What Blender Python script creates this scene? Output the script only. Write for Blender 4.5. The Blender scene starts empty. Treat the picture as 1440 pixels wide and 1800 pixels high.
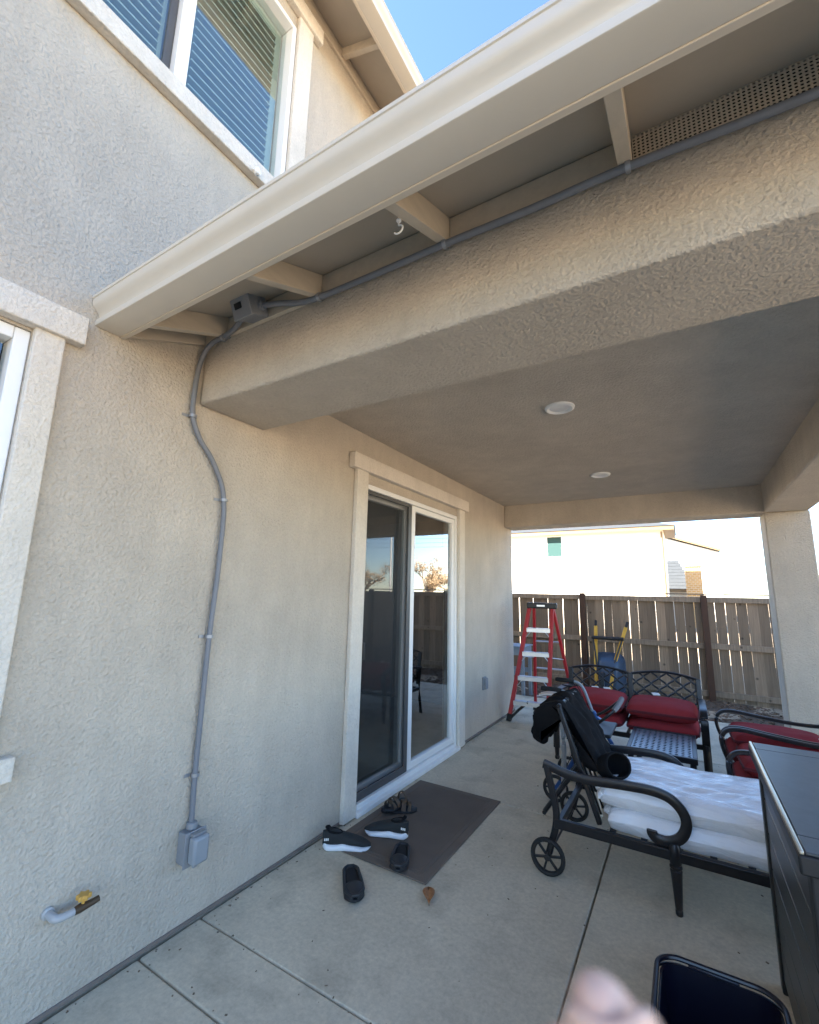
import bpy, bmesh, math, random
from mathutils import Vector, Matrix, noise
R = math.radians
random.seed(7)
S = bpy.context.scene
COL = S.collection

# ------------------------------------------------------------------ camera
cd = bpy.data.cameras.new('camera'); cam = bpy.data.objects.new('camera', cd); COL.objects.link(cam)
S.camera = cam
cd.sensor_fit = 'HORIZONTAL'; cd.sensor_width = 36.0; cd.lens = 36.0 * 787.72 / 1440.0
cd.clip_start = 0.005; cd.clip_end = 2000
CAM = Vector((2.053, 0, 1.513))
_yaw, _pitch, _roll = .544935, .180428, -.0217243
ROT = Matrix.Rotation(_yaw, 3, 'Z') @ Matrix.Rotation(_pitch, 3, 'X') @ Matrix.Rotation(_roll, 3, 'Y')
cam.matrix_world = Matrix.Translation(CAM) @ (ROT @ Matrix.Rotation(R(90), 3, 'X')).to_4x4()
cd.dof.use_dof = True; cd.dof.focus_distance = 3.5; cd.dof.aperture_fstop = 11.0

# ------------------------------------------------------------------ world, sun, exposure
SUN_EL = R(33); SUN_AZ = R(40)          # light travels towards +X, +Y
W = bpy.data.worlds.new('World'); S.world = W; W.use_nodes = True
wn = W.node_tree.nodes; wl = W.node_tree.links
bg = wn.get('Background') or wn.new('ShaderNodeBackground')
sky = wn.new('ShaderNodeTexSky'); sky.sky_type = 'NISHITA'; sky.sun_disc = False
to_sun = Vector((-math.cos(SUN_AZ) * math.cos(SUN_EL), -math.sin(SUN_AZ) * math.cos(SUN_EL), math.sin(SUN_EL)))
sky.sun_elevation = SUN_EL
sky.sun_rotation = math.atan2(to_sun.x, to_sun.y)
sky.air_density = 1.0; sky.dust_density = 0.2; sky.ozone_density = 3.6; sky.altitude = 600
wl.new(sky.outputs[0], bg.inputs[0]); bg.inputs[1].default_value = 0.054
sl = bpy.data.lights.new('sun', 'SUN'); sl.energy = 5.0; sl.angle = R(.5); sl.color = (1, .93, .82)
so = bpy.data.objects.new('sun', sl); COL.objects.link(so); so.location = (-20, -12, 25)
so.rotation_euler = (-to_sun).to_track_quat('-Z', 'Y').to_euler()
S.render.engine = 'CYCLES'
S.view_settings.view_transform = 'Standard'; S.view_settings.look = 'None'
S.view_settings.gamma = 1.0; S.view_settings.use_curve_mapping = False
S.view_settings.exposure = 3.6
S.cycles.max_bounces = 10; S.cycles.diffuse_bounces = 6; S.cycles.glossy_bounces = 6; S.cycles.transparent_max_bounces = 12

# ------------------------------------------------------------------ materials
def mat(name, col, rough=.6, metal=0., var=.0, vscale=6., bump=0., bscale=80., bdist=.004, coat=0., rnd=0., spec=.5,
        streak=None, bdetail=3., coatr=.1):
    m = bpy.data.materials.new(name); m.use_nodes = True
    n = m.node_tree.nodes; l = m.node_tree.links; b = n['Principled BSDF']
    b.inputs['Base Color'].default_value = (*col, 1); b.inputs['Roughness'].default_value = rough
    b.inputs['Metallic'].default_value = metal; b.inputs['Coat Weight'].default_value = coat
    b.inputs['Coat Roughness'].default_value = coatr
    b.inputs['Specular IOR Level'].default_value = spec
    tc = n.new('ShaderNodeTexCoord'); out = None
    if var or rnd or streak:
        mp = n.new('ShaderNodeMapping'); l.new(tc.outputs['Object'], mp.inputs[0])
        if streak: mp.inputs['Scale'].default_value = streak
        t = n.new('ShaderNodeTexNoise'); t.inputs['Scale'].default_value = vscale; t.inputs['Detail'].default_value = 6
        t.inputs['Roughness'].default_value = .62
        l.new(mp.outputs[0], t.inputs['Vector'])
        mr = n.new('ShaderNodeMapRange'); mr.inputs[1].default_value = .25; mr.inputs[2].default_value = .75
        mr.inputs[3].default_value = 1 - var; mr.inputs[4].default_value = 1 + var
        l.new(t.outputs[0], mr.inputs[0]); fac = mr.outputs[0]
        if rnd:
            oi = n.new('ShaderNodeObjectInfo'); m2 = n.new('ShaderNodeMapRange')
            m2.inputs[3].default_value = 1 - rnd; m2.inputs[4].default_value = 1 + rnd
            l.new(oi.outputs['Random'], m2.inputs[0])
            mu = n.new('ShaderNodeMath'); mu.operation = 'MULTIPLY'; l.new(fac, mu.inputs[0]); l.new(m2.outputs[0], mu.inputs[1]); fac = mu.outputs[0]
        vm = n.new('ShaderNodeVectorMath'); vm.operation = 'SCALE'; vm.inputs[0].default_value = col
        l.new(fac, vm.inputs['Scale']); l.new(vm.outputs[0], b.inputs['Base Color'])
    if bump:
        t2 = n.new('ShaderNodeTexNoise'); t2.inputs['Scale'].default_value = bscale; t2.inputs['Detail'].default_value = bdetail
        l.new(tc.outputs['Object'], t2.inputs['Vector'])
        bp = n.new('ShaderNodeBump'); bp.inputs['Strength'].default_value = bump; bp.inputs['Distance'].default_value = bdist
        l.new(t2.outputs[0], bp.inputs['Height']); l.new(bp.outputs[0], b.inputs['Normal'])
    return m

def stucco(name, col, lump=1.0):
    m = mat(name, col, .92, var=.10, vscale=2.3, spec=.2)
    n = m.node_tree.nodes; l = m.node_tree.links; b = n['Principled BSDF']
    tc = n.new('ShaderNodeTexCoord')
    a = n.new('ShaderNodeTexNoise'); a.inputs['Scale'].default_value = 68; a.inputs['Detail'].default_value = 5; a.inputs['Roughness'].default_value = .58; a.inputs['Distortion'].default_value = .45
    v = n.new('ShaderNodeTexVoronoi'); v.feature = 'SMOOTH_F1'; v.inputs['Scale'].default_value = 84
    f = n.new('ShaderNodeTexNoise'); f.inputs['Scale'].default_value = 260; f.inputs['Detail'].default_value = 2
    for t in (a, v, f): l.new(tc.outputs['Object'], t.inputs['Vector'])
    m1 = n.new('ShaderNodeMath'); m1.operation = 'MULTIPLY_ADD'; l.new(v.outputs['Distance'], m1.inputs[0]); m1.inputs[1].default_value = -.6; l.new(a.outputs[0], m1.inputs[2])
    m2 = n.new('ShaderNodeMath'); m2.operation = 'MULTIPLY_ADD'; l.new(f.outputs[0], m2.inputs[0]); m2.inputs[1].default_value = .28; l.new(m1.outputs[0], m2.inputs[2])
    src = b.inputs['Base Color'].links[0].from_socket
    mp2 = n.new('ShaderNodeMapping'); mp2.inputs['Scale'].default_value = (2.2, 2.2, .55); l.new(tc.outputs['Object'], mp2.inputs[0])
    w2 = n.new('ShaderNodeTexNoise'); w2.inputs['Scale'].default_value = 3.2; w2.inputs['Detail'].default_value = 7; w2.inputs['Roughness'].default_value = .7; l.new(mp2.outputs[0], w2.inputs['Vector'])
    r2 = n.new('ShaderNodeMapRange'); r2.inputs[1].default_value = .3; r2.inputs[2].default_value = .7; r2.inputs[3].default_value = .93; r2.inputs[4].default_value = 1.06; l.new(w2.outputs[0], r2.inputs[0])
    g2 = n.new('ShaderNodeMapRange'); g2.inputs[1].default_value = .35; g2.inputs[2].default_value = .65; g2.inputs[3].default_value = .94; g2.inputs[4].default_value = 1.03; l.new(a.outputs[0], g2.inputs[0])
    mm2 = n.new('ShaderNodeMath'); mm2.operation = 'MULTIPLY'; l.new(r2.outputs[0], mm2.inputs[0]); l.new(g2.outputs[0], mm2.inputs[1])
    sc2 = n.new('ShaderNodeVectorMath'); sc2.operation = 'SCALE'; l.new(src, sc2.inputs[0]); l.new(mm2.outputs[0], sc2.inputs['Scale']); l.new(sc2.outputs[0], b.inputs['Base Color'])
    bp = n.new('ShaderNodeBump'); bp.inputs['Strength'].default_value = 1.0; bp.inputs['Distance'].default_value = .0095 * lump
    l.new(m2.outputs[0], bp.inputs['Height']); l.new(bp.outputs[0], b.inputs['Normal'])
    return m

def glass_mat(name, tint=(.90, .96, .96)):
    m = bpy.data.materials.new(name); m.use_nodes = True
    n = m.node_tree.nodes; l = m.node_tree.links; n.remove(n['Principled BSDF'])
    o = n['Material Output']; tr = n.new('ShaderNodeBsdfTransparent'); tr.inputs[0].default_value = (*tint, 1)
    gl = n.new('ShaderNodeBsdfGlossy'); gl.inputs['Roughness'].default_value = 0.0
    fr = n.new('ShaderNodeFresnel'); fr.inputs[0].default_value = 1.52
    mu = n.new('ShaderNodeMath'); mu.operation = 'MULTIPLY'; mu.inputs[1].default_value = 3.9; mu.use_clamp = True
    ge = n.new('ShaderNodeNewGeometry'); iv = n.new('ShaderNodeMath'); iv.operation = 'SUBTRACT'; iv.inputs[0].default_value = 1; l.new(ge.outputs['Backfacing'], iv.inputs[1])
    m0 = n.new('ShaderNodeMath'); m0.operation = 'MULTIPLY'; l.new(fr.outputs[0], m0.inputs[0]); l.new(iv.outputs[0], m0.inputs[1])
    l.new(m0.outputs[0], mu.inputs[0])
    mx = n.new('ShaderNodeMixShader'); l.new(mu.outputs[0], mx.inputs[0]); l.new(tr.outputs[0], mx.inputs[1]); l.new(gl.outputs[0], mx.inputs[2])
    l.new(mx.outputs[0], o.inputs[0])
    return m

def mesh_screen_mat(name):
    m = bpy.data.materials.new(name); m.use_nodes = True
    n = m.node_tree.nodes; l = m.node_tree.links; b = n['Principled BSDF']
    b.inputs['Base Color'].default_value = (.022, .022, .022, 1); b.inputs['Roughness'].default_value = .6
    b.inputs['Alpha'].default_value = .46
    return m

def wood_mat(name, col, rnd=.2):
    m = mat(name, col, .85, var=.32, vscale=3.0, rnd=rnd, streak=(14, 14, .7), bump=.4, bscale=60, bdist=.002)
    n = m.node_tree.nodes; l = m.node_tree.links; b = n['Principled BSDF']
    # knots
    tc = n.new('ShaderNodeTexCoord'); oi = n.new('ShaderNodeObjectInfo')
    ad = n.new('ShaderNodeVectorMath'); ad.operation = 'ADD'; l.new(tc.outputs['Object'], ad.inputs[0])
    cb = n.new('ShaderNodeCombineXYZ'); mm = n.new('ShaderNodeMath'); mm.operation = 'MULTIPLY'; mm.inputs[1].default_value = 37
    l.new(oi.outputs['Random'], mm.inputs[0]); l.new(mm.outputs[0], cb.inputs[2]); l.new(cb.outputs[0], ad.inputs[1])
    v = n.new('ShaderNodeTexVoronoi'); v.inputs['Scale'].default_value = 5.5; l.new(ad.outputs[0], v.inputs['Vector'])
    rp = n.new('ShaderNodeMapRange'); rp.inputs[1].default_value = .05; rp.inputs[2].default_value = .14; rp.inputs[3].default_value = .35; rp.inputs[4].default_value = 1
    l.new(v.outputs['Distance'], rp.inputs[0])
    src = b.inputs['Base Color'].links[0].from_socket
    sc = n.new('ShaderNodeVectorMath'); sc.operation = 'SCALE'; l.new(src, sc.inputs[0]); l.new(rp.outputs[0], sc.inputs['Scale'])
    l.new(sc.outputs[0], b.inputs['Base Color'])
    return m

M = dict(
    stucco=stucco('stucco_tan', (.54, .478, .395)),
    trim=stucco('stucco_trim', (.70, .645, .56), .7),
    paint=mat('beige_paint', (.62, .54, .43), .45, var=.04, vscale=3, bump=.05, bscale=30),
    raft=mat('beige_wood_paint', (.55, .47, .365), .6, var=.10, vscale=9, streak=(3, .4, 3), bump=.15, bscale=50, bdist=.002),
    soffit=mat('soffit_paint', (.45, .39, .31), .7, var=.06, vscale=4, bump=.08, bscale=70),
    gutter=mat('gutter_enamel', (.63, .575, .485), .32, var=.03, vscale=5),
    vinyl=mat('white_vinyl', (.82, .82, .80), .35, var=.02),
    glass=glass_mat('window_glass'),
    screen=mesh_screen_mat('insect_screen'),
    darkal=mat('dark_aluminium', (.10, .10, .10), .45, .3),
    shutter=mat('shutter_paint', (.46, .52, .43), .5),
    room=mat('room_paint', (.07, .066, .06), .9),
    conduit=mat('grey_pvc', (.17, .18, .20), .5, var=.08, vscale=20),
    boxgrey=mat('grey_box_plastic', (.24, .25, .265), .5, var=.06, vscale=20),
    clearpl=mat('cloudy_cover_plastic', (.27, .29, .31), .15),
    metal=mat('galvanised_strap', (.34, .35, .37), .45, .6),
    dark=mat('black_slot', (.012, .012, .012), .8),
    concrete=None, dirt=None,
    fence=wood_mat('fence_cedar', (.225, .160, .104), .34),
    rail=wood_mat('fence_rail_wood', (.25, .185, .125), .1),
    post=mat('stained_post', (.065, .028, .013), .7, var=.25, vscale=5, streak=(8, 8, .6), bump=.3, bscale=60, bdist=.002),
    bronze=mat('dark_bronze_metal', (.022, .021, .023), .33, .35, var=.2, vscale=30, bump=.06, bscale=120, bdist=.001),
    rubber=mat('black_rubber', (.014, .014, .014), .75),
    cushion=mat('red_fabric', (.30, .034, .038), .9, var=.10, vscale=8, bump=.35, bscale=420, bdist=.001, spec=.15),
    piping=mat('red_piping', (.13, .016, .02), .9),
    white=mat('white_tag', (.8, .8, .78), .6),
    plastic=None,
    black=mat('black_cloth', (.010, .010, .011), .95, bump=.3, bscale=300, bdist=.001, spec=.12),
    redfg=mat('red_fibreglass', (.42, .018, .022), .38, var=.12, vscale=9),
    alu=mat('aluminium', (.62, .63, .65), .33, .85, var=.08, vscale=12),
    blackpl=mat('black_plastic', (.015, .015, .016), .45),
    blue=mat('blue_enamel', (.025, .085, .26), .3, .2),
    bluetray=mat('blue_steel_tray', (.045, .075, .12), .45, .2, var=.15, vscale=8),
    yellow=mat('yellow_wood_paint', (.62, .33, .03), .5, var=.15, vscale=10),
    grip=mat('grey_foam', (.16, .16, .17), .85),
    steelgrey=mat('grey_steel', (.27, .31, .35), .5, .2, var=.08),
    cabtop=mat('slate_top', (.055, .060, .066), .42, var=.22, vscale=26, bump=.08, bscale=160, bdist=.001),
    cabside=mat('dark_resin_panel', (.035, .037, .04), .38, var=.2, vscale=5, streak=(2, .5, 12), bump=.1, bscale=40, bdist=.001),
    cabgold=mat('brushed_edge_trim', (.62, .56, .44), .3, .9),
    tote=mat('navy_black_plastic', (.006, .006, .014), .3),
    mat_=None,
    sneaker=mat('charcoal_knit', (.018, .021, .022), .85, bump=.3, bscale=500, bdist=.001),
    sole=mat('white_foam_sole', (.80, .81, .83), .5),
    clog=mat('black_foam', (.016, .018, .022), .6, bump=.1, bscale=100),
    insole=mat('dark_insole', (.008, .009, .011), .9),
    strapbr=mat('brown_leather', (.085, .055, .032), .6),
    leaf=mat('dry_leaf', (.36, .16, .06), .7, var=.3, vscale=60),
    pvc=mat('weathered_pvc', (.40, .40, .40), .35),
    brass=mat('aged_brass', (.085, .055, .032), .5, .4),
    handle_y=mat('yellow_handle', (.62, .34, .07), .5),
    screed=mat('weep_screed', (.20, .165, .145), .6, .2, var=.2, vscale=8),
    whitewall=mat('pale_stucco_wall', (.74, .70, .63), .9, var=.04, vscale=1.0, bump=.3, bscale=50),
    creamfascia=mat('tan_fascia', (.17, .115, .055), .5),
    tile=mat('slate_roof_tile', (.030, .034, .038), .8, var=.2, vscale=3),
    shingle=mat('brown_roof_tile', (.13, .10, .08), .85, var=.3, vscale=6),
    teal=mat('teal_blind', (.030, .062, .060), .9, spec=.1),
    bark=mat('bark', (.24, .19, .14), .9, var=.2, vscale=10),
    drytwig=mat('dry_foliage', (.34, .24, .14), .8, var=.3, vscale=3),
    green=mat('green_foliage', (.075, .10, .03), .7, var=.35, vscale=3),
    skin=mat('skin', (.66, .42, .33), .5, var=.06, vscale=60, bump=.15, bscale=300, bdist=.0004),
    nail=mat('nail', (.68, .45, .36), .35),
    sleeve=mat('dark_sleeve', (.03, .03, .035), .9),
    lightlens=mat('frosted_lens', (.78, .77, .74), .35),
    galv=mat('galvanised_pole', (.55, .56, .56), .4, .5),
)
M['skin'].node_tree.nodes['Principled BSDF'].inputs['Subsurface Weight'].default_value = .15
M['skin'].node_tree.nodes['Principled BSDF'].inputs['Subsurface Radius'].default_value = (.004, .0015, .001)

def concrete_mat():
    m = mat('broom_concrete', (.60, .525, .395), .85, var=.15, vscale=2.2, rnd=.035, bump=.35, bscale=240, bdist=.0015, spec=.3)
    n = m.node_tree.nodes; l = m.node_tree.links; b = n['Principled BSDF']
    src = b.inputs['Base Color'].links[0].from_socket
    tc = n.new('ShaderNodeTexCoord'); t = n.new('ShaderNodeTexNoise'); t.inputs['Scale'].default_value = 45; t.inputs['Detail'].default_value = 9; t.inputs['Roughness'].default_value = .75
    l.new(tc.outputs['Object'], t.inputs['Vector'])
    mr = n.new('ShaderNodeMapRange'); mr.inputs[1].default_value = .3; mr.inputs[2].default_value = .7; mr.inputs[3].default_value = .80; mr.inputs[4].default_value = 1.14
    l.new(t.outputs[0], mr.inputs[0])
    # faint stains with a shape of their own
    v = n.new('ShaderNodeTexNoise'); v.inputs['Scale'].default_value = 4.2; v.inputs['Detail'].default_value = 6; v.inputs['Distortion'].default_value = .2
    l.new(tc.outputs['Object'], v.inputs['Vector'])
    m3 = n.new('ShaderNodeMapRange'); m3.inputs[1].default_value = .50; m3.inputs[2].default_value = .72; m3.inputs[3].default_value = 1; m3.inputs[4].default_value = .76
    l.new(v.outputs[0], m3.inputs[0])
    mu = n.new('ShaderNodeMath'); mu.operation = 'MULTIPLY'; l.new(mr.outputs[0], mu.inputs[0]); l.new(m3.outputs[0], mu.inputs[1])
    sc = n.new('ShaderNodeVectorMath'); sc.operation = 'SCALE'; l.new(src, sc.inputs[0]); l.new(mu.outputs[0], sc.inputs['Scale'])
    l.new(sc.outputs[0], b.inputs['Base Color'])
    return m
M['concrete'] = concrete_mat()
M['dirt'] = mat('yard_dirt', (.37, .285, .19), .95, var=.4, vscale=9, bump=.9, bscale=22, bdist=.03, bdetail=8)
M['mat_'] = mat('brown_ribbed_mat', (.150, .118, .092), .9, var=.12, vscale=5, bump=.6, bscale=260, bdist=.002)

def plastic_mat():
    m = mat('white_foam_in_clear_plastic', (.84, .85, .88), .32, var=.05, vscale=4, coat=1., coatr=.06)
    n = m.node_tree.nodes; l = m.node_tree.links; b = n['Principled BSDF']
    tc = n.new('ShaderNodeTexCoord'); mp = n.new('ShaderNodeMapping'); mp.inputs['Scale'].default_value = (1.6, 16, 5); mp.inputs['Rotation'].default_value = (0, 0, R(-12))
    l.new(tc.outputs['Object'], mp.inputs[0])
    t = n.new('ShaderNodeTexNoise'); t.inputs['Scale'].default_value = 2.2; t.inputs['Detail'].default_value = 5; t.inputs['Distortion'].default_value = 1.4
    l.new(mp.outputs[0], t.inputs['Vector'])
    bp = n.new('ShaderNodeBump'); bp.inputs['Strength'].default_value = 1.0; bp.inputs['Distance'].default_value = .05
    l.new(t.outputs[0], bp.inputs['Height']); l.new(bp.outputs[0], b.inputs['Coat Normal'])
    b2 = n.new('ShaderNodeBump'); b2.inputs['Strength'].default_value = .35; b2.inputs['Distance'].default_value = .02
    l.new(t.outputs[0], b2.inputs['Height']); l.new(b2.outputs[0], b.inputs['Normal'])
    return m
M['plastic'] = plastic_mat()

# ------------------------------------------------------------------ mesh helpers
class MB:
    def __init__(s): s.v = []; s.f = []
    def add(s, vs, fs):
        o = len(s.v); s.v += [Vector(q) for q in vs]; s.f += [tuple(i + o for i in f) for f in fs]; return s
    def box(s, x0, x1, y0, y1, z0, z1):
        v = [(x, y, z) for z in (z0, z1) for y in (y0, y1) for x in (x0, x1)]
        return s.add(v, [(0, 2, 3, 1), (4, 5, 7, 6), (0, 1, 5, 4), (2, 6, 7, 3), (0, 4, 6, 2), (1, 3, 7, 5)])
    def obox(s, mtx, hx, hy, hz):
        v = [mtx @ Vector((x, y, z)) for z in (-hz, hz) for y in (-hy, hy) for x in (-hx, hx)]
        return s.add(v, [(0, 2, 3, 1), (4, 5, 7, 6), (0, 1, 5, 4), (2, 6, 7, 3), (0, 4, 6, 2), (1, 3, 7, 5)])
    def prism(s, prof, a, b):                       # prof: 3-D points of the section at a; extruded by vector b - a
        n = len(prof); d = Vector(b) - Vector(a)
        v = [Vector(p) for p in prof] + [Vector(p) + d for p in prof]
        f = [tuple(range(n))[::-1], tuple(range(n, 2 * n))] + [(i, (i + 1) % n, n + (i + 1) % n, n + i) for i in range(n)]
        return s.add(v, f)
    def sweep(s, pts, prof, up=(0, 0, 1), close=False, cap=True):
        # prof: list of (side, up) offsets, swept along pts
        pts = [Vector(p) for p in pts]; n = len(pts); k = len(prof); up = Vector(up); vs = []
        prev = None
        for i, p in enumerate(pts):
            if close: t = pts[(i + 1) % n] - pts[i - 1]
            else: t = pts[min(i + 1, n - 1)] - pts[max(i - 1, 0)]
            t.normalize()
            sd = t.cross(up)
            if sd.length < 1e-3: sd = prev if prev is not None else t.orthogonal()
            sd = sd.normalized(); prev = sd; u = sd.cross(t).normalized()
            vs += [p + sd * a + u * b for a, b in prof]
        fs = []
        for i in range(n if close else n - 1):
            j = (i + 1) % n
            for q in range(k): fs.append((i * k + q, i * k + (q + 1) % k, j * k + (q + 1) % k, j * k + q))
        if cap and not close: fs += [tuple(range(k))[::-1], tuple(range((n - 1) * k, n * k))]
        return s.add(vs, fs)
    def tube(s, pts, r, n=8, up=(0, 0, 1), close=False):
        pts = [Vector(p) for p in pts]
        if isinstance(r, (int, float)):
            return s.sweep(pts, [(r * math.cos(2 * math.pi * i / n), r * math.sin(2 * math.pi * i / n)) for i in range(n)], up, close)
        o = len(s.v); vs = []; N = len(pts)
        for i, p in enumerate(pts):
            t = (pts[min(i + 1, N - 1)] - pts[max(i - 1, 0)]).normalized()
            a = t.cross(Vector(up))
            if a.length < 1e-3: a = t.orthogonal()
            a.normalize(); b = a.cross(t)
            vs += [p + (a * math.cos(2 * math.pi * q / n) + b * math.sin(2 * math.pi * q / n)) * r[i] for q in range(n)]
        fs = [(i * n + q, i * n + (q + 1) % n, (i + 1) * n + (q + 1) % n, (i + 1) * n + q) for i in range(N - 1) for q in range(n)]
        fs += [tuple(range(n))[::-1], tuple(range((N - 1) * n, N * n))]
        return s.add(vs, fs)
    def lathe(s, prof, c, axis='Z', n=20):          # prof: (radius, height)
        c = Vector(c); vs = []
        for r, h in prof:
            for q in range(n):
                a = 2 * math.pi * q / n; x, y = r * math.cos(a), r * math.sin(a)
                vs.append(c + Vector({'Z': (x, y, h), 'Y': (x, h, y), 'X': (h, x, y)}[axis]))
        k = len(prof)
        fs = [(i * n + q, i * n + (q + 1) % n, (i + 1) * n + (q + 1) % n, (i + 1) * n + q) for i in range(k - 1) for q in range(n)]
        fs += [tuple(range(n))[::-1], tuple(range((k - 1) * n, k * n))]
        return s.add(vs, fs)
    def torus(s, c, R_, r, axis='Y', n=28, k=8, rz=None):
        c = Vector(c); pts = []
        for q in range(n):
            a = 2 * math.pi * q / n; x, y = R_ * math.cos(a), R_ * math.sin(a)
            pts.append(c + Vector({'Z': (x, y, 0), 'Y': (x, 0, y), 'X': (0, x, y)}[axis]))
        up = {'Z': (0, 0, 1), 'Y': (0, 1, 0), 'X': (1, 0, 0)}[axis]
        rz = rz or r
        return s.sweep(pts, [(r * math.cos(2 * math.pi * i / k), rz * math.sin(2 * math.pi * i / k)) for i in range(k)], up, True)
    def build(s, name, m, parent=None, bevel=0., smooth=40., seg=2, mods=None):
        me = bpy.data.meshes.new(name)
        off = Vector((0, 0, 0)); q = parent
        while q is not None: off += q.location; q = q.parent
        me.from_pydata([v - off for v in s.v], [], s.f); me.validate()
        bm = bmesh.new(); bm.from_mesh(me); bmesh.ops.recalc_face_normals(bm, faces=bm.faces); bm.to_mesh(me); bm.free()
        if smooth:
            me.shade_smooth(); me.set_sharp_from_angle(angle=R(smooth))
        o = bpy.data.objects.new(name, me); COL.objects.link(o)
        if isinstance(m, str): m = M[m]
        me.materials.append(m)
        if parent: o.parent = parent
        if bevel:
            b = o.modifiers.new('bevel', 'BEVEL'); b.width = bevel; b.segments = seg; b.limit_method = 'ANGLE'; b.angle_limit = R(40); b.harden_normals = False
        return o

def empty(name, loc, label=None, cat=None, group=None):
    o = bpy.data.objects.new(name, None); COL.objects.link(o); o.location = loc; o.empty_display_size = .1
    if label: tag(o, label, cat, group)
    return o
def tag(o, label=None, cat=None, group=None, kind=None):
    if label: o['label'] = label
    if cat: o['category'] = cat
    if group: o['group'] = group
    if kind: o['kind'] = kind
    return o
def box(name, m, parent, x0, x1, y0, y1, z0, z1, bevel=.003):
    return MB().box(x0, x1, y0, y1, z0, z1).build(name, m, parent, bevel)
def bez(pts, n=6):
    # Catmull-Rom through pts
    P = [Vector(p) for p in pts]; out = []
    for i in range(len(P) - 1):
        p0 = P[max(i - 1, 0)]; p1 = P[i]; p2 = P[i + 1]; p3 = P[min(i + 2, len(P) - 1)]
        for k in range(n):
            t = k / n
            out.append(.5 * ((2 * p1) + (p2 - p0) * t + (2 * p0 - 5 * p1 + 4 * p2 - p3) * t * t + (3 * p1 - p0 - 3 * p2 + p3) * t ** 3))
    out.append(P[-1]); return out
def flat(w, t): return [(-w / 2, -t / 2), (w / 2, -t / 2), (w / 2, t / 2), (-w / 2, t / 2)]

# ------------------------------------------------------------------ the ground and the patio slab
g = MB(); N = 60
def gz(x, y):
    d = math.hypot(x - 2, y - 4)
    z = -.085
    if d < 40 and not (-.7 < x < 3.9 and -14 < y < 7.5): z += .03 * noise.noise(Vector((x * 1.3, y * 1.3, 0))) 
    return z
xs = sorted(set([-900, -300, -100, -50] + [-30 + i * .8 for i in range(88)] + [60, 100, 300, 900])); ys = xs
o = len(xs)
g.add([(x, y, gz(x, y)) for y in ys for x in xs], [(j * o + i, j * o + i + 1, (j + 1) * o + i + 1, (j + 1) * o + i) for j in range(o - 1) for i in range(o - 1)])
tag(g.build('ground', 'dirt', smooth=80), kind='structure')
tag(MB().add([(x, y, gz(x, y) + .006) for y in [7.2 + .2 * j for j in range(11)] for x in [-7 + .4 * i for i in range(46)]], [(j * 46 + i, j * 46 + i + 1, (j + 1) * 46 + i + 1, (j + 1) * 46 + i) for j in range(10) for i in range(45)]).build('planting_bed', mat('bed_soil', (.125, .085, .055), .95, var=.45, vscale=14, bump=.9, bscale=30, bdist=.02, bdetail=8), smooth=80), kind='structure')
# mulch / bark pieces between slab and fence
mb = MB(); rr = random.Random(3)
for i in range(2600):
    x = rr.uniform(-2.2, 6.5); y = rr.uniform(7.28, 9.0); a = rr.uniform(0, 6.3); L = rr.uniform(.012, .04); w = L * rr.uniform(.25, .6)
    mt = Matrix.Translation((x, y, gz(x, y) + .013)) @ Matrix.Rotation(a, 4, 'Z') @ Matrix.Rotation(rr.uniform(-.6, .6), 4, 'Y')
    mb.obox(mt, L, w, .004)
tag(mb.build('bark_mulch', mat('bark_chip', (.15, .095, .06), .95, var=.5, vscale=12), smooth=0), 'brown bark chips scattered along the foot of the fence', 'mulch', kind='stuff')

slab = tag(empty('patio_slab', (1.5, 3, 0)), kind='structure')
J = .004
def panel(x0, x1, y0, y1):
    MB().box(x0 + J, x1 - J, y0 + J, y1 - J, -.11, 0).build('concrete_panel', 'concrete', slab, .007)
for y0, y1 in ((-4.5, -1.7), (-1.7, 1.29), (1.29, 1.576), (1.576, 3.5), (3.5, 5.42), (5.42, 7.23)):
    panel(.0, 1.547, y0, y1); panel(1.547, 3.75, y0, y1)
panel(-1.6, .0, 6.26, 7.23)
MB().box(-.02, 3.73, -4.48, 7.21, -.16, -.03).build('joint_bed', mat('joint_grit', (.22, .19, .155), .95, var=.3, vscale=40), slab)

mb = MB(); rr = random.Random(19)
for i in range(420):
    x = rr.uniform(.02, 3.6); y = rr.uniform(.9, 7.0) if rr.random() < .6 else rr.choice((1.29, 1.576, 3.5)) + rr.gauss(0, .02)
    if rr.random() < .25: x = .02 + abs(rr.gauss(0, .03)); y = rr.uniform(.6, 6.1)
    if .06 < x < .80 and 2.33 < y < 3.53: continue
    r_ = rr.uniform(.0010, .0032)
    mb.obox(Matrix.Translation((x, y, r_ * .4)) @ Matrix.Rotation(rr.uniform(0, 6), 4, 'Z') @ Matrix.Rotation(rr.uniform(-.5, .5), 4, 'X'), r_ * rr.uniform(.8, 2.2), r_, r_ * .5)
tag(mb.build('grit', mat('grit_bits', (.17, .13, .09), .95, var=.6, vscale=30), smooth=0), 'fine grit and leaf crumbs scattered over the concrete', 'grit', kind='stuff')

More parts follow.
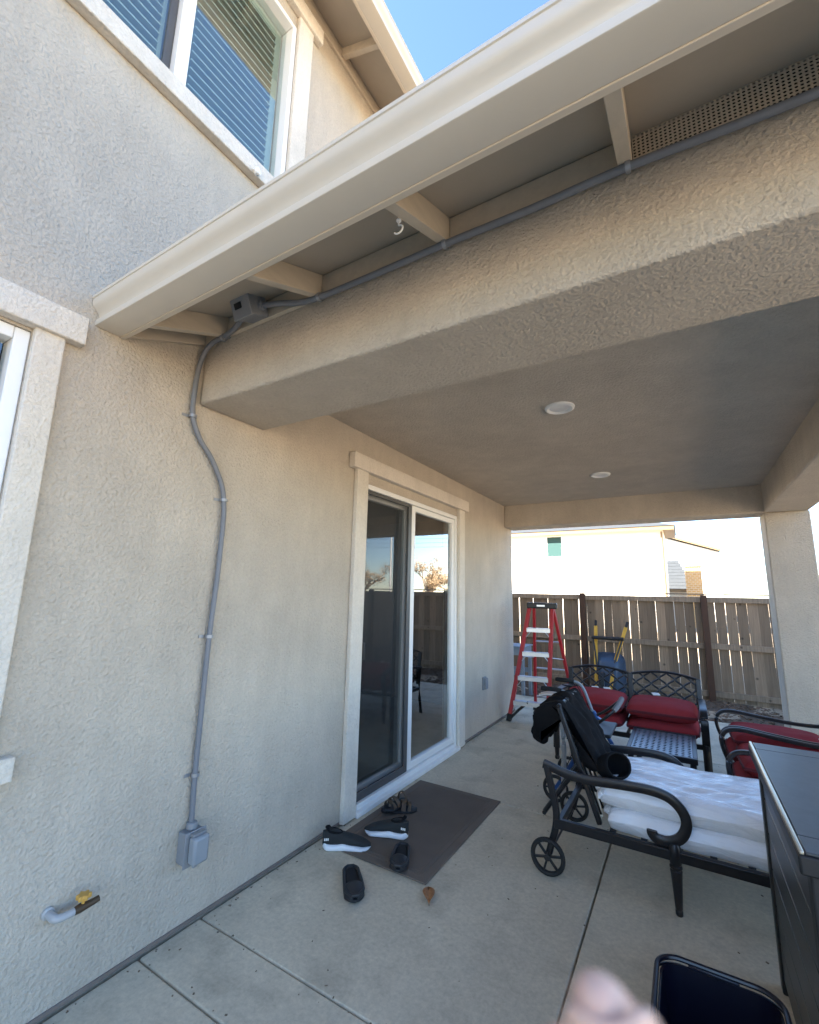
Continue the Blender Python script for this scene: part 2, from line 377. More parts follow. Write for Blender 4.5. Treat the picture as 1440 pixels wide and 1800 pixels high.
# ------------------------------------------------------------------ the house
house = empty('house', (-5, 0, 0), 'two storey tan stucco house with white framed sliding door and shuttered upper window', 'house')
HOLES = [(-.92, .584, .935, 2.465), (.27, 1.70, 4.06, 5.44), (2.712, 4.385, .02, 2.355)]
def wall_holes(Y0, Y1, Z0, Z1, holes, th, dy=.6):
    ysr = sorted(set([Y0, Y1] + [h[0] for h in holes] + [h[1] for h in holes])); zsr = sorted(set([Z0, Z1] + [h[2] for h in holes] + [h[3] for h in holes]))
    m = MB(); inside = lambda y, z: any(h[0] < y < h[1] and h[2] < z < h[3] for h in holes)
    idx = {}
    def vid(x, y, z):
        k = (x, y, z)
        if k not in idx: idx[k] = len(m.v); m.v.append(Vector(k))
        return idx[k]
    ny, nz = len(ysr) - 1, len(zsr) - 1
    solid = [[not inside((ysr[i] + ysr[i + 1]) / 2, (zsr[j] + zsr[j + 1]) / 2) for j in range(nz)] for i in range(ny)]
    for i in range(ny):
        for j in range(nz):
            if not solid[i][j]: continue
            a, b, c, d = ysr[i], ysr[i + 1], zsr[j], zsr[j + 1]
            m.f.append((vid(0, a, c), vid(0, b, c), vid(0, b, d), vid(0, a, d)))
            m.f.append((vid(-th, a, d), vid(-th, b, d), vid(-th, b, c), vid(-th, a, c)))
            for di, dj, e in ((-1, 0, ((a, c), (a, d))), (1, 0, ((b, d), (b, c))), (0, -1, ((b, c), (a, c))), (0, 1, ((a, d), (b, d)))):
                ii, jj = i + di, j + dj
                if ii < 0 or jj < 0 or ii >= ny or jj >= nz or not solid[ii][jj]:
                    (p, q), (r_, s_) = e
                    m.f.append((vid(0, p, q), vid(0, r_, s_), vid(-th, r_, s_), vid(-th, p, q)))
    return m
wall_holes(-12, 6.22, .028, 5.9, HOLES, .16).build('wall', 'stucco', house, smooth=0)
m = MB()
m.box(-10, -.161, 6.06, 6.22, .028, 5.9); m.box(-10, -.161, -12, -11.84, .07, 5.9); m.box(-10.16, -10.001, -12, 6.22, .07, 5.9)
m.build('wall', 'stucco', house, smooth=0)
m = MB(); m.box(-.15, .006, -12, 2.57, .010, .027); m.build('weep_screed', 'screed', house, .002); m = MB(); m.box(-.15, .006, 4.525, 6.228, .010, .027); m.box(-3, -.1505, 6.10, 6.228, .010, .027)
m.build('weep_screed', 'screed', house, .002)
m = MB(); m.box(-10, -.02, -11.98, 6.19, -.1, .009); m.build('foundation', 'concrete', house)
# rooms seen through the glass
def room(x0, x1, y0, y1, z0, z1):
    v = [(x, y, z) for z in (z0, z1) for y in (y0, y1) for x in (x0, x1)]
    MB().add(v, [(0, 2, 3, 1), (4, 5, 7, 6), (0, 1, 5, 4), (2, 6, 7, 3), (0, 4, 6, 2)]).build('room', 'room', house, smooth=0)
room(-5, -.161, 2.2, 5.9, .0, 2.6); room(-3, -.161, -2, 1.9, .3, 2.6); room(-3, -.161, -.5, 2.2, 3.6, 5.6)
# roof of the house
zr = lambda x: 5.60 + .10 + .41 * (.39 - x)
m = MB()
E0 = [(.41, 0, zr(.41)), (.41, 0, zr(.41) + .05), (-5, 0, zr(-5) + .05), (-10.6, 0, zr(.6) + .05), (-10.6, 0, zr(.6)), (-5, 0, zr(-5))]
m.prism([(x, -12.5, z) for x, _, z in E0], (0, -12.5, 0), (0, 6.7, 0)); m.build('roof', 'shingle', house)
m = MB(); m.prism([(-.08, 6.21, 5.9), (-5, 6.21, 7.85), (-9.9, 6.21, 5.9)], (0, 6.21, 0), (0, 6.1, 0)); m.build('gable_wall', 'stucco', house, smooth=0); m = MB(); m.prism([(-.08, -11.99, 5.9), (-5, -11.99, 7.85), (-9.9, -11.99, 5.9)], (0, -11.99, 0), (0, -11.9, 0))
m.build('gable_wall', 'stucco', house, smooth=0)
MB().box(.002, .022, -12, 6.22, 5.725, 5.885).build('frieze_board', 'raft', house, .002)
MB().box(.372, .392, -12.4, 6.6, 5.60, 5.735).build('fascia', 'paint', house, .002)
k = -14
while 2.165 + .61 * k < 6.5:
    y = 2.165 + .61 * k; k += 1
    if y < -1: continue
    pr_ = [(.023, y - .02, 5.755), (.371, y - .02, 5.612), (.371, y - .02, 5.712), (.023, y - .02, 5.852)]
    MB().prism(pr_, (0, y - .02, 0), (0, y + .02, 0)).build('rafter', 'raft', house, .002)
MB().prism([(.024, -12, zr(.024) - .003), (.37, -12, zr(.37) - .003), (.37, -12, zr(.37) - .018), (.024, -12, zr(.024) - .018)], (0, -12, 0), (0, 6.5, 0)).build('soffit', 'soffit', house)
def kgutter(o3, side, up, d0, d1, h=.125, dep=.125):
    # K-profile, points (out, up) relative to the fascia bottom
    p = [(0, 0), (dep * .76, 0), (dep * .79, .002), (dep * .80, .005), (dep * .80, .024), (dep * .785, .027), (dep * .70, .029), (dep * .69, .034), (dep * .705, .044), (dep * .76, .056), (dep * .85, .068), (dep * .93, .078), (dep * .965, .090), (dep * .97, h - .014), (dep * 1.0, h - .012), (dep * 1.0, h), (dep * .93, h), (dep * .92, h - .02), (dep * .66, .045), (dep * .65, .012), (.01, .012), (.01, h), (0, h)]
    pts = [Vector(o3) + Vector(side) * a + Vector(up) * b for a, b in p]
    return MB().prism([q + Vector(d0) for q in pts], d0, d1)
gt = kgutter((.393, 0, 5.602), (1, 0, 0), (0, 0, 1), (0, -12.4, 0), (0, 6.6, 0)).build('gutter', 'gutter', house, smooth=30)

# --- windows and door: trim, frames, panes
def window_low():
    w = MB()
    w.box(.001, .032, .584, .682, .932, 2.477); w.box(.001, .052, -1.1, .742, 2.475, 2.595); w.box(.001, .052, -1.1, .736, .853, .934); t = w.build('window', 'trim', house, .005)
    m = MB(); m.box(-.10, -.006, .535, .583, .937, 2.463); m.box(-.10, -.006, -.915, .534, 2.415, 2.463); m.box(-.10, -.006, -.915, .534, .937, .985); m.box(-.10, -.006, -.24, -.18, .986, 2.414)
    m.build('frame', 'vinyl', t, .004)
    MB().box(-.056, -.050, -.9, .52, .97, 2.40).build('pane', 'glass', t)
window_low()
def window_up():
    w = MB(); w.box(.001, .030, 1.70, 1.835, 4.056, 5.538); w.box(.001, .030, .13, .268, 4.056, 5.538); w.box(.001, .05, .06, 1.915, 5.536, 5.665); w.box(.001, .055, .06, 1.90, 3.95, 4.058)
    t = w.build('window', 'trim', house, .005)
    m = MB(); a, b, c, d = .272, 1.698, 4.062, 5.438
    m.box(-.10, .006, a, a + .035, c, d); m.box(-.10, .006, b - .035, b, c, d); m.box(-.10, .006, a + .036, b - .036, c, c + .035); m.box(-.10, .006, a + .036, b - .036, d - .035, d)
    m.box(-.09, .002, .945, 1.012, c + .036, d - .036); m.build('frame', 'vinyl', t, .004)
    m = MB(); m.box(-.085, -.045, a + .04, a + .07, c + .04, d - .04); m.box(-.085, -.045, .905, .944, c + .04, d - .04); m.box(-.085, -.045, a + .071, .904, c + .04, c + .07); m.box(-.085, -.045, a + .071, .904, d - .07, d - .04)
    m.build('sash', 'darkal', t, .003)
    for (p, q) in ((.31, .945), (1.013, 1.66)):
        MB().box(-.062, -.056, p, q, c + .037, d - .037).build('pane', 'glass', t)
        sh = MB(); sh.box(-.150, -.105, p, p + .05, c, d); sh.box(-.150, -.105, q - .05, q, c, d); sh.box(-.150, -.105, p + .051, q - .051, c, c + .07); sh.box(-.150, -.105, p + .051, q - .051, d - .09, d)
        sh.build('shutter_frame', 'shutter', t, .003)
        n = 21
        for i in range(n):
            z = c + .10 + i * (d - c - .22) / (n - 1)
            mt = Matrix.Translation((-.13, (p + q) / 2, z)) @ Matrix.Rotation(R(10), 4, 'Y')
            MB().obox(mt, .039, (q - p) / 2 - .053, .004).build('slat', 'shutter', t, smooth=0)
window_up()
def sliding_door():
    w = MB(); w.box(.001, .036, 2.575, 2.712, .012, 2.431); w.box(.001, .036, 4.385, 4.522, .012, 2.431); w.box(.001, .055, 2.51, 4.59, 2.429, 2.545)
    t = w.build('sliding_door', 'trim', house, .005)
    tag(t, 'white framed sliding glass door with dark insect screen over its one half')
    m = MB(); a, b, c, d = 2.714, 4.383, .022, 2.353
    m.box(-.12, .004, a, a + .038, c, d); m.box(-.12, .004, b - .038, b, c, d); m.box(-.12, .004, a + .039, b - .039, d - .04, d); m.box(-.12, .012, a + .039, b - .039, c, c + .045)
    m.build('frame', 'vinyl', t, .004)
    box('threshold', 'vinyl', t, .004, .05, 2.714, 4.383, .003, .034, .004)
    # fixed leaf
    m = MB(); p, q = 3.455, 4.344
    m.box(-.062, -.012, p, p + .062, .07, 2.31); m.box(-.062, -.012, q - .055, q, .07, 2.31); m.box(-.062, -.012, p + .063, q - .056, .07, .125); m.box(-.062, -.012, p + .063, q - .056, 2.262, 2.31)
    f = m.build('fixed_leaf', 'vinyl', t, .004)
    MB().box(-.042, -.036, p + .06, q - .053, .12, 2.265).build('pane', 'glass', f)
    # sliding leaf behind
    m = MB(); p, q = 2.754, 3.50
    m.box(-.115, -.072, p, p + .05, .07, 2.31); m.box(-.115, -.072, q - .055, q, .07, 2.31); m.box(-.115, -.072, p + .051, q - .056, .07, .13); m.box(-.115, -.072, p + .051, q - .056, 2.26, 2.31)
    f = m.build('sliding_leaf', 'vinyl', t, .004)
    MB().box(-.096, -.090, p + .048, q - .053, .125, 2.265).build('pane', 'glass', f)
    # screen
    m = MB(); p, q = 2.755, 3.452
    m.box(-.030, -.012, p, p + .022, .07, 2.31); m.box(-.030, -.012, q - .055, q, .07, 2.31); m.box(-.030, -.012, p + .023, q - .056, .07, .125); m.box(-.030, -.012, p + .023, q - .056, 2.283, 2.31)
    f = m.build('screen_frame', 'darkal', t, .003)
    MB().add([(-.021, p + .02, .12), (-.021, q - .05, .12), (-.021, q - .05, 2.285), (-.021, p + .02, 2.285)], [(0, 1, 2, 3)]).build('screen', 'screen', f)
    m = MB(); m.box(-.011, .012, 2.757, 2.778, 1.03, 1.15); m.build('handle', 'blackpl', t, .004)
sliding_door()

# ------------------------------------------------------------------ the patio cover
pc = empty('patio_cover', (3.03, 6.1, 0), 'tan stucco patio cover with boxed beams, square column, rafter tails and gutter', 'patio cover')
XR = 3.22
MB().box(.002, XR, 1.285, 1.705, 2.44, 2.775).build('beam', 'stucco', pc, .012)
MB().box(2.85, XR - .002, 1.706, 5.929, 2.44, 2.80).build('beam', 'stucco', pc, .012)
MB().box(.002, XR, 5.93, 6.27, 2.44, 2.775).build('beam', 'stucco', pc, .012)
MB().box(2.848, XR + .002, 5.928, 6.272, .0, 2.439).build('column', 'stucco', pc, .012)
MB().box(2.848, XR + .002, 1.283, 1.707, .0, 2.439).build('column', 'stucco', pc, .012) if False else None
MB().box(.002, 2.849, 1.706, 5.929, 2.74, 2.765).build('ceiling', 'stucco', pc)
zt = lambda y: 2.60 + .41 * (y - .882)               # underside of rafters, front slope
for xr in (.205, .825, 1.43, 2.02, 2.63, 3.24, 3.60):
    p = [(xr - .038, .902, zt(.902)), (xr - .038, 1.284, zt(1.284)), (xr - .038, 1.284, zt(1.284) + .098), (xr - .038, .902, zt(.902) + .098)]
    MB().prism(p, (xr - .038, 0, 0), (xr, 0, 0)).build('rafter', 'raft', pc, .002)
p = [(.002, .902, zt(.902) + .0), (.002, 1.284, zt(1.284) + .0), (.002, 1.284, zt(1.284) + .098), (.002, .902, zt(.902) + .098)]
MB().prism(p, (.002, 0, 0), (.028, 0, 0)).build('ledger_board', 'raft', pc, .002)
xl = [.029] + [.205, .825, 1.43, 2.02, 2.63, 3.24, 3.60]
for a, b in zip(xl, xl[1:]):
    if abs(a - 2.02) < .01: continue
    MB().box(a + .001, b - .039, 1.262, 1.283, 2.758, zt(1.262) + .096).build('blocking', 'raft', pc, .002)
# perforated vent in one bay
vm = MB(); nx, nz = 50, 9; x0, x1, z0, z1 = 2.022, 2.590, 2.758, 2.758 + .098; dx = (x1 - x0) / nx; dz = (z1 - z0) / nz
for j in range(nz):
    for i in range(nx):
        cx = x0 + (i + .5) * dx; cz = z0 + (j + .5) * dz
        ou = [(cx + sx * dx / 2, cz + sz * dz / 2) for sx, sz in ((-1, -1), (0, -1), (1, -1), (1, 0), (1, 1), (0, 1), (-1, 1), (-1, 0))]
        inn = [(cx + .0040 * math.cos(R(225 + 45 * q)), cz + .0038 * math.sin(R(225 + 45 * q))) for q in range(8)]
        vs = [(x, 1.270, z) for x, z in ou] + [(x, 1.270, z) for x, z in inn]
        vm.add(vs, [(q, (q + 1) % 8, 8 + (q + 1) % 8, 8 + q) for q in range(8)])
vo = vm.build('vent_panel', 'raft', pc, smooth=0); sm = vo.modifiers.new('solid', 'SOLIDIFY'); sm.thickness = .002
MB().box(2.022, 2.590, 1.279, 1.283, 2.776, 2.85).build('vent_dark_sheet', 'dark', pc)  # black sheet standing in for the unlit hollow behind the holes
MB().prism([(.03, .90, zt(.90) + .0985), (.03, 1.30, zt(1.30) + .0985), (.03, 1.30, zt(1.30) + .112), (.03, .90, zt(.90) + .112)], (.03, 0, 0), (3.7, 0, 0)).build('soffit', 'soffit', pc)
MB().box(.004, 3.72, .881, .901, 2.598, 2.735).build('fascia', 'paint', pc, .002)
kgutter((0, .880, 2.602), (0, -1, 0), (0, 0, 1), (.004, 0, 0), (3.74, 0, 0)).build('gutter', 'gutter', pc, smooth=30)
# roof: ridge along X
ym = 3.58; zr0 = zt(.87) + .113; zrid = zt(ym) + .113
m = MB(); m.prism([(.004, .87, zr0), (.004, .87, zr0 + .035), (.004, ym, zrid + .035), (.004, 2 * ym - .87, zr0 + .035), (.004, 2 * ym - .87, zr0), (.004, ym, zrid)], (.004, 0, 0), (3.76, 0, 0)); m.build('roof', 'shingle', pc)
m = MB(); m.prism([(XR - .1, 1.3, 2.80), (XR - .1, ym, zrid - .02), (XR - .1, 5.86, 2.80)], (XR - .1, 0, 0), (XR, 0, 0)); m.build('gable_wall', 'stucco', pc, smooth=0)
MB().box(.004, 3.72, 6.255 + .02, 6.255 + .04, 2.598, 2.735).build('fascia', 'paint', pc, .002) if False else None

def recessed(x, y, label):
    r = empty('recessed_light', (x, y, 2.74), label, 'light', 'recessed lights in the patio ceiling')
    MB().lathe([(.062, .001), (.066, -.006), (.080, -.016), (.092, -.010), (.095, .001)], (x, y, 2.7395), n=32).build('trim_ring', 'vinyl', r)
    MB().lathe([(.0, -.004), (.040, -.006), (.0635, -.0035), (.0635, .0), (.0, .0)], (x, y, 2.7385), n=28).build('lens', 'lightlens', r)
recessed(1.447, 2.875, 'round white recessed ceiling light closest to the beam with the conduit')
recessed(1.425, 4.74, 'round white recessed ceiling light closest to the fence side beam')

# ------------------------------------------------------------------ conduit, boxes, hook, tap
cn = empty('conduit', (.02, 1.46, .455), 'long grey flexible electrical conduit clipped up the wall and along the beam', 'conduit')
pw = [(.022, 1.462, .455), (.022, 1.456, .66), (.022, 1.457, .97), (.022, 1.460, 1.286), (.022, 1.474, 1.64), (.024, 1.466, 1.975), (.022, 1.39, 2.15), (.022, 1.295, 2.26), (.022, 1.245, 2.365), (.022, 1.240, 2.49), (.028, 1.245, 2.62), (.06, 1.248, 2.70), (.12, 1.250, 2.738), (.20, 1.250, 2.744), (.29, 1.240, 2.755), (.385, 1.215, 2.772)]
MB().tube(bez(pw, 6), .0128, 12, up=(1, .3, 0)).build('pipe', 'conduit', cn)
pw = [(.50, 1.215, 2.79), (.60, 1.228, 2.775), (.72, 1.243, 2.748), (.83, 1.248, 2.738), (1.12, 1.248, 2.735), (1.42, 1.248, 2.738), (1.72, 1.248, 2.733), (2.01, 1.248, 2.738), (2.4, 1.248, 2.722), (2.9, 1.248, 2.735), (3.5, 1.248, 2.735)]
MB().tube(bez(pw, 6), .0128, 12).build('pipe', 'conduit', cn)
for y, z in ((1.458, .655), (1.460, 1.284), (1.468, 1.975), (1.247, 2.362)):
    m = MB(); m.lathe([(.0175, -.007), (.019, -.007), (.019, .007), (.0175, .007)], (.022, y, z), n=16); m.box(.001, .006, y - .045, y - .015, z - .007, z + .007)
    m.build('strap', 'metal', cn)
for x in (.20, .828, 1.42, 2.008):
    m = MB(); m.lathe([(.0175, -.007), (.019, -.007), (.019, .007), (.0175, .007)], (x, 1.249, 2.740), 'X', n=16); m.box(x - .007, x + .007, 1.262, 1.284, 2.752, 2.770)
    m.build('strap', 'metal', cn)
jb = empty('junction_box', (.44, 1.2, 2.72), 'small grey square junction box fixed between two rafter tails', 'electrical box')
m = MB(); mt = Matrix.Translation((.445, 1.205, 2.787)) @ Matrix.Rotation(R(22), 4, 'X'); m.obox(mt, .056, .05, .045); bo = m.build('body', 'boxgrey', jb, .006)
m = MB(); mt2 = mt @ Matrix.Translation((0, -.054, 0)); m.obox(mt2, .060, .005, .049); m.build('cover', 'boxgrey', jb, .003)
m = MB(); mt3 = mt @ Matrix.Translation((-.015, -.060, .008)); m.obox(mt3, .022, .0015, .013); m.build('label_plate', 'dark', jb)
m = MB(); m.lathe([(.017, 0), (.022, .002), (.022, .016), (.017, .018)], (.499, 1.215, 2.790), 'X', 12); m.build('connector', 'boxgrey', jb); m = MB(); m.lathe([(.017, 0), (.022, .002), (.022, .016), (.017, .018)], (.376, 1.215, 2.772), 'X', 12); m.build('connector', 'boxgrey', jb)
ob = empty('outlet_box', (.03, 1.47, .29), 'grey weatherproof outlet box with clear flip cover at the conduit foot', 'electrical box')
MB().box(.001, .062, 1.415, 1.505, .295, .425).build('body', 'boxgrey', ob, .005)
MB().box(.0625, .068, 1.408, 1.512, .288, .432).build('gasket_plate', 'boxgrey', ob, .002)
MB().box(.0685, .118, 1.422, 1.500, .305, .418).build('flip_cover', 'clearpl', ob, .012)
MB().box(.0685, .0985, 1.426, 1.496, .4185, .428).build('hinge', 'metal', ob, .002)
MB().box(.0685, .082, 1.45, 1.47, .282, .304).build('latch', 'metal', ob, .002)
MB().lathe([(.020, 0), (.024, .004), (.024, .026), (.020, .030)], (.028, 1.462, .4255), 'Z', 14).build('connector', 'boxgrey', ob)
wo = empty('wall_outlet', (.02, 5.1, .44), 'small grey weatherproof outlet cover on the wall past the sliding door', 'outlet')
MB().box(.001, .018, 5.075, 5.165, .445, .585).build('plate', 'boxgrey', wo, .003)
MB().box(.0185, .045, 5.083, 5.157, .455, .575).build('cover', 'boxgrey', wo, .006)
hk = MB(); hp = [(1.385, 1.0, 2.66), (1.385, 1.0, 2.63)] + [(1.385 + .016 * math.sin(a), 1.0, 2.616 + .014 * math.cos(a)) for a in [R(q) for q in range(0, 260, 20)]]
hk.tube(hp, .0028, 6, up=(0, 1, 0)); hk.lathe([(.003, 0), (.008, .001), (.008, .004), (.003, .006)], (1.385, 1.0, 2.644), n=12)
tag(hk.build('ceiling_hook', 'vinyl'), 'white screw hook hanging from the side of a rafter tail', 'hook')
sp = empty('hose_tap', (.03, .95, .33), 'capped pipe stub with yellow tap handle sticking out of the wall', 'tap')
MB().tube(bez([(.001, .925, .352), (.03, .925, .352), (.055, .932, .348), (.060, .955, .345), (.060, .985, .345)], 5), .0135, 14).build('white_elbow', 'pvc', sp)
MB().lathe([(.016, 0), (.020, .001), (.020, .010), (.014, .014)], (.0, .925, .352), 'X', 16).build('flange', 'pvc', sp)
MB().tube([(.060, .984, .345), (.060, 1.005, .346), (.062, 1.030, .347), (.064, 1.050, .349), (.066, 1.066, .352)], [.0130, .0155, .0125, .0115, .0105], 12).build('valve_body', 'brass', sp)
m = MB(); m.tube([(.062, 1.012, .352), (.062, 1.012, .378)], .006, 8); hpz = [(.062 + .021 * (1 + .22 * math.cos(6 * a)) * math.cos(a), 1.012 + .021 * (1 + .22 * math.cos(6 * a)) * math.sin(a), .375) for a in [R(10 * q) for q in range(36)]]
m.prism(hpz, (0, 0, 0), (0, 0, .016)); m.build('tap_handle', 'handle_y', sp, .003)
# ball of foil / tape wedged at the sill end
m = MB(); rr = random.Random(5); bm_ = bmesh.new(); bmesh.ops.create_icosphere(bm_, subdivisions=3, radius=.022)
for v in bm_.verts: v.co *= 1 + .45 * noise.noise(v.co * 70)
m.add([v.co + Vector((.068, 1.440, 3.965)) for v in bm_.verts], [tuple(v.index for v in f.verts) for f in bm_.faces]); bm_.free()
tag(m.build('crumpled_tape', 'white', smooth=0), 'crumpled scrap of white tape stuck to the upper window sill', 'scrap')

# ------------------------------------------------------------------ mat, shoes, leaf
dm = empty('door_mat', (.42, 2.93, 0), 'brown ribbed rectangular mat lying before the sliding door', 'mat')
MB().box(.085, .775, 2.355, 3.51, .001, .010).build('base', 'mat_', dm, .004)
m = MB()
def rect_ring(x0, x1, y0, y1, w, z0, z1):
    m.box(x0, x1, y0, y0 + w, z0, z1); m.box(x0, x1, y1 - w, y1, z0, z1); m.box(x0, x0 + w, y0 + w, y1 - w, z0, z1); m.box(x1 - w, x1, y0 + w, y1 - w, z0, z1)
rect_ring(.135, .725, 2.405, 3.46, .012, .0095, .0125); rect_ring(.165, .695, 2.435, 3.43, .006, .0095, .0120)
m.build('border_rib', 'mat_', dm)
m = MB()
for i in range(62):
    x = .18 + i * .0083
    m.box(x, x + .004, 2.445, 3.42, .0095, .0112)
m.build('rib_field', 'mat_', dm, smooth=0)['kind'] = 'stuff'

def foot_outline(t, L, W, hw=.78):
    # half widths along the length, t 0 heel .. 1 toe; returns (left, right)
    s_ = math.sin(math.pi * min(max(t, .0), 1)) 
    env = (min(t / .12, 1) ** .5) * (min((1 - t) / .18, 1) ** .5)
    w = W / 2 * (hw + (1 - hw) * (.5 - .5 * math.cos(math.pi * min(t / .68, 1)))) * env
    return w
def foot_mesh(prof, frame, n=22, k=20):
    # prof(t) -> (half width, z bottom, z top, side offset, roundness)
    m = MB(); vs = []
    for i in range(n + 1):
        t = i / n; w, zb, zt_, of, ro = prof(t)
        w = max(w, .002)
        for q in range(k):
            a = 2 * math.pi * q / k; c, s_ = math.cos(a), math.sin(a)
            y = of + w * math.copysign(abs(c) ** ro, c); z = (zb + zt_) / 2 + (zt_ - zb) / 2 * math.copysign(abs(s_) ** ro, s_)
            vs.append(frame @ Vector((t, y, z)))
    fs = [(i * k + q, i * k + (q + 1) % k, (i + 1) * k + (q + 1) % k, (i + 1) * k + q) for i in range(n) for q in range(k)]
    fs += [tuple(range(k))[::-1], tuple(range(n * k, (n + 1) * k))]
    return m.add(vs, fs)
def frame(heel, toe, z=.0, L=None):
    h = Vector((*heel, z)); d = Vector((*toe, z)) - h; a = math.atan2(d.y, d.x); L = L or d.length
    return Matrix.Translation(h) @ Matrix.Rotation(a, 4, 'Z') @ Matrix.Diagonal((L, 1, 1, 1))
def sneaker(heel, toe, z, side, label):
    F = frame(heel, toe, z); r = empty('sneaker', F.translation, label, 'shoe', 'black slip-on sneakers with white soles')
    out = lambda t: .012 * side * math.sin(math.pi * t)
    def wave(t): return .034 + .010 * math.exp(-((t - .42) / .10) ** 2) - .008 * min(1, max(0, (t - .55) / .3)) + .012 * math.exp(-(t / .12) ** 2)
    foot_mesh(lambda t: (foot_outline(t, 1, .100), .0 + .018 * max(0, (t - .82) / .18) ** 2 + .012 * max(0, (.08 - t) / .08), wave(t), out(t), .55), F).build('sole', 'sole', r)
    def up(t):
        top = .100 if t < .05 else None
        zt_ = .098 - .006 * t if t < .42 else .0955 - .105 * ((t - .42) / .58) ** 1.25 * .62
        zt_ = .062 + .042 * (1 - min(1, max(0, (t - .28) / .5)) ** .8) - .030 * max(0, (t - .70) / .30) ** 1.4
        return (foot_outline(t, 1, .086) * .97, .024, zt_, out(t), .78)
    foot_mesh(lambda t: up(.015 + t * .965), F).build('upper', 'sneaker', r)
    # collar ring and opening
    pts = []
    for q in range(24):
        a = 2 * math.pi * q / 24; t = .225 + .165 * math.cos(a); y = .026 * math.sin(a) + out(t)
        pts.append(F @ Vector((t, y, .104 + .010 * math.cos(a + math.pi) + (.012 if t < .12 else 0) - .006)))
    MB().tube(pts, .006, 8, close=True).build('collar', 'black', r)
    m = MB(); c = F @ Vector((.225, out(.22), .1005)); m.add([p - Vector((0, 0, .002)) for p in pts], [tuple(range(24))]); m.build('opening', 'insole', r, smooth=0)
    m = MB(); p = F @ Vector((.20, out(.2) - side * .0, .0)); 
    for s_ in (-1, 1):
        for j in range(3):
            c = F @ Vector((.055 + j * .035, out(.08) + s_ * (.034 + j * .0025), .066 + j * .002)); m.obox(Matrix.Translation(c) @ Matrix.Rotation(math.atan2(toe[1] - heel[1], toe[0] - heel[0]), 4, 'Z'), .0035, .0022, .006)
    m.build('heel_mark', 'white', r, smooth=0)
sneaker((.092, 2.315), (.338, 2.468), .001, 1, 'black slip-on sneaker with white sole standing off the mat corner')
sneaker((.475, 2.672), (.205, 2.585), .0125, -1, 'black slip-on sneaker with white sole standing on the mat')
def clog(heel, toe, z, label):
    F = frame(heel, toe, z); r = empty('slipper', F.translation, label, 'slipper', 'black foam slippers')
    foot_mesh(lambda t: (foot_outline(t, 1, .104, .82), .0 + .012 * max(0, (t - .8) / .2) ** 2, .024 + .010 * math.exp(-(t / .1) ** 2), 0, .6), F).build('sole', 'clog', r)
    foot_mesh(lambda t: (foot_outline(t, 1, .080, .8), .018, .029, 0, .7), F @ Matrix.Translation((.05, 0, 0)) @ Matrix.Diagonal((.85, 1, 1, 1))).build('footbed', 'insole', r)
    # raised rim and toe cover
    pts = []
    for q in range(40):
        t = q / 39; pts.append((t, 1))
    rim = [F @ Vector((.02 + .96 * t, foot_outline(.02 + .96 * t, 1, .098, .82) * .93, .030 + .012 * t)) for t in [i / 16 for i in range(17)]]
    rim2 = [F @ Vector((.02 + .96 * t, -foot_outline(.02 + .96 * t, 1, .098, .82) * .93, .030 + .012 * t)) for t in [i / 16 for i in range(16, -1, -1)]]
    MB().tube(rim + rim2, .0085, 8, close=True).build('rim', 'clog', r)
    vs = []; n, k = 10, 14
    for i in range(n + 1):
        t = .66 + .32 * i / n; w = foot_outline(t, 1, .102, .82); h = .060 - .024 * ((t - .66) / .32) ** 1.6
        for q in range(k + 1):
            a = math.pi * q / k; vs.append(F @ Vector((t, w * math.cos(a), .018 + (h - .018) * math.sin(a) ** .8)))
    m = MB(); m.add(vs, [(i * (k + 1) + q, i * (k + 1) + q + 1, (i + 1) * (k + 1) + q + 1, (i + 1) * (k + 1) + q) for i in range(n) for q in range(k)])
    o_ = m.build('toe_cover', 'clog', r); sm_ = o_.modifiers.new('s', 'SOLIDIFY'); sm_.thickness = .006
clog((.365, 2.235), (.560, 2.030), .001, 'black foam slipper lying on bare concrete beside the mat')
clog((.505, 2.565), (.612, 2.335), .0125, 'black foam slipper lying across the edge of the mat')
def sandal(heel, toe, z, label):
    F = frame(heel, toe, z); r = empty('sandal', F.translation, label, 'sandal', 'brown strap sandals')
    foot_mesh(lambda t: (foot_outline(t, 1, .098, .8), .0, .022, 0, .6), F).build('sole', 'clog', r)
    for t, h, w in ((.60, .052, .030), (.76, .040, .022), (.22, .06, .018)):
        hw = foot_outline(t, 1, .094, .8); pts = [F @ Vector((t + .03 * math.sin(a), hw * math.cos(a), .018 + h * math.sin(a))) for a in [math.pi * q / 12 for q in range(13)]]
        ax_ = (F.to_3x3() @ Vector((1, 0, 0))).normalized()
        MB().sweep(pts, flat(.004, w), up=ax_).build('strap', 'strapbr', r)
sandal((.13, 2.875), (.335, 3.025), .0125, 'brown strap sandal on the mat, lying flat under its mate')
sandal((.225, 3.075), (.190, 2.830), .0365, 'brown strap sandal on the mat, lying crosswise over its mate')
m = MB(); vs = []
for i in range(9):
    t = i / 8; w = .030 * math.sin(math.pi * t ** .8) + .001
    for s_ in (-1, -.5, 0, .5, 1):
        vs.append(Vector((.803 + .062 * t + .03 * 0, 2.335 - .108 * t, .004 + .012 * abs(s_) ** 1.5 + .010 * math.sin(3 * t))) + Vector((.87, .5, 0)) * w * s_)
m.add(vs, [(i * 5 + q, i * 5 + q + 1, (i + 1) * 5 + q + 1, (i + 1) * 5 + q) for i in range(8) for q in range(4)])
lf = empty('dry_leaf', (.83, 2.28, 0), 'curled dry brown leaf on the concrete by the mat corner', 'leaf')
o_ = m.build('blade', 'leaf', lf); o_.modifiers.new('s', 'SOLIDIFY').thickness = .0015
MB().tube([(.797, 2.345, .006), (.83, 2.285, .014), (.868, 2.222, .006)], .0016, 5).build('midrib', 'strapbr', lf)

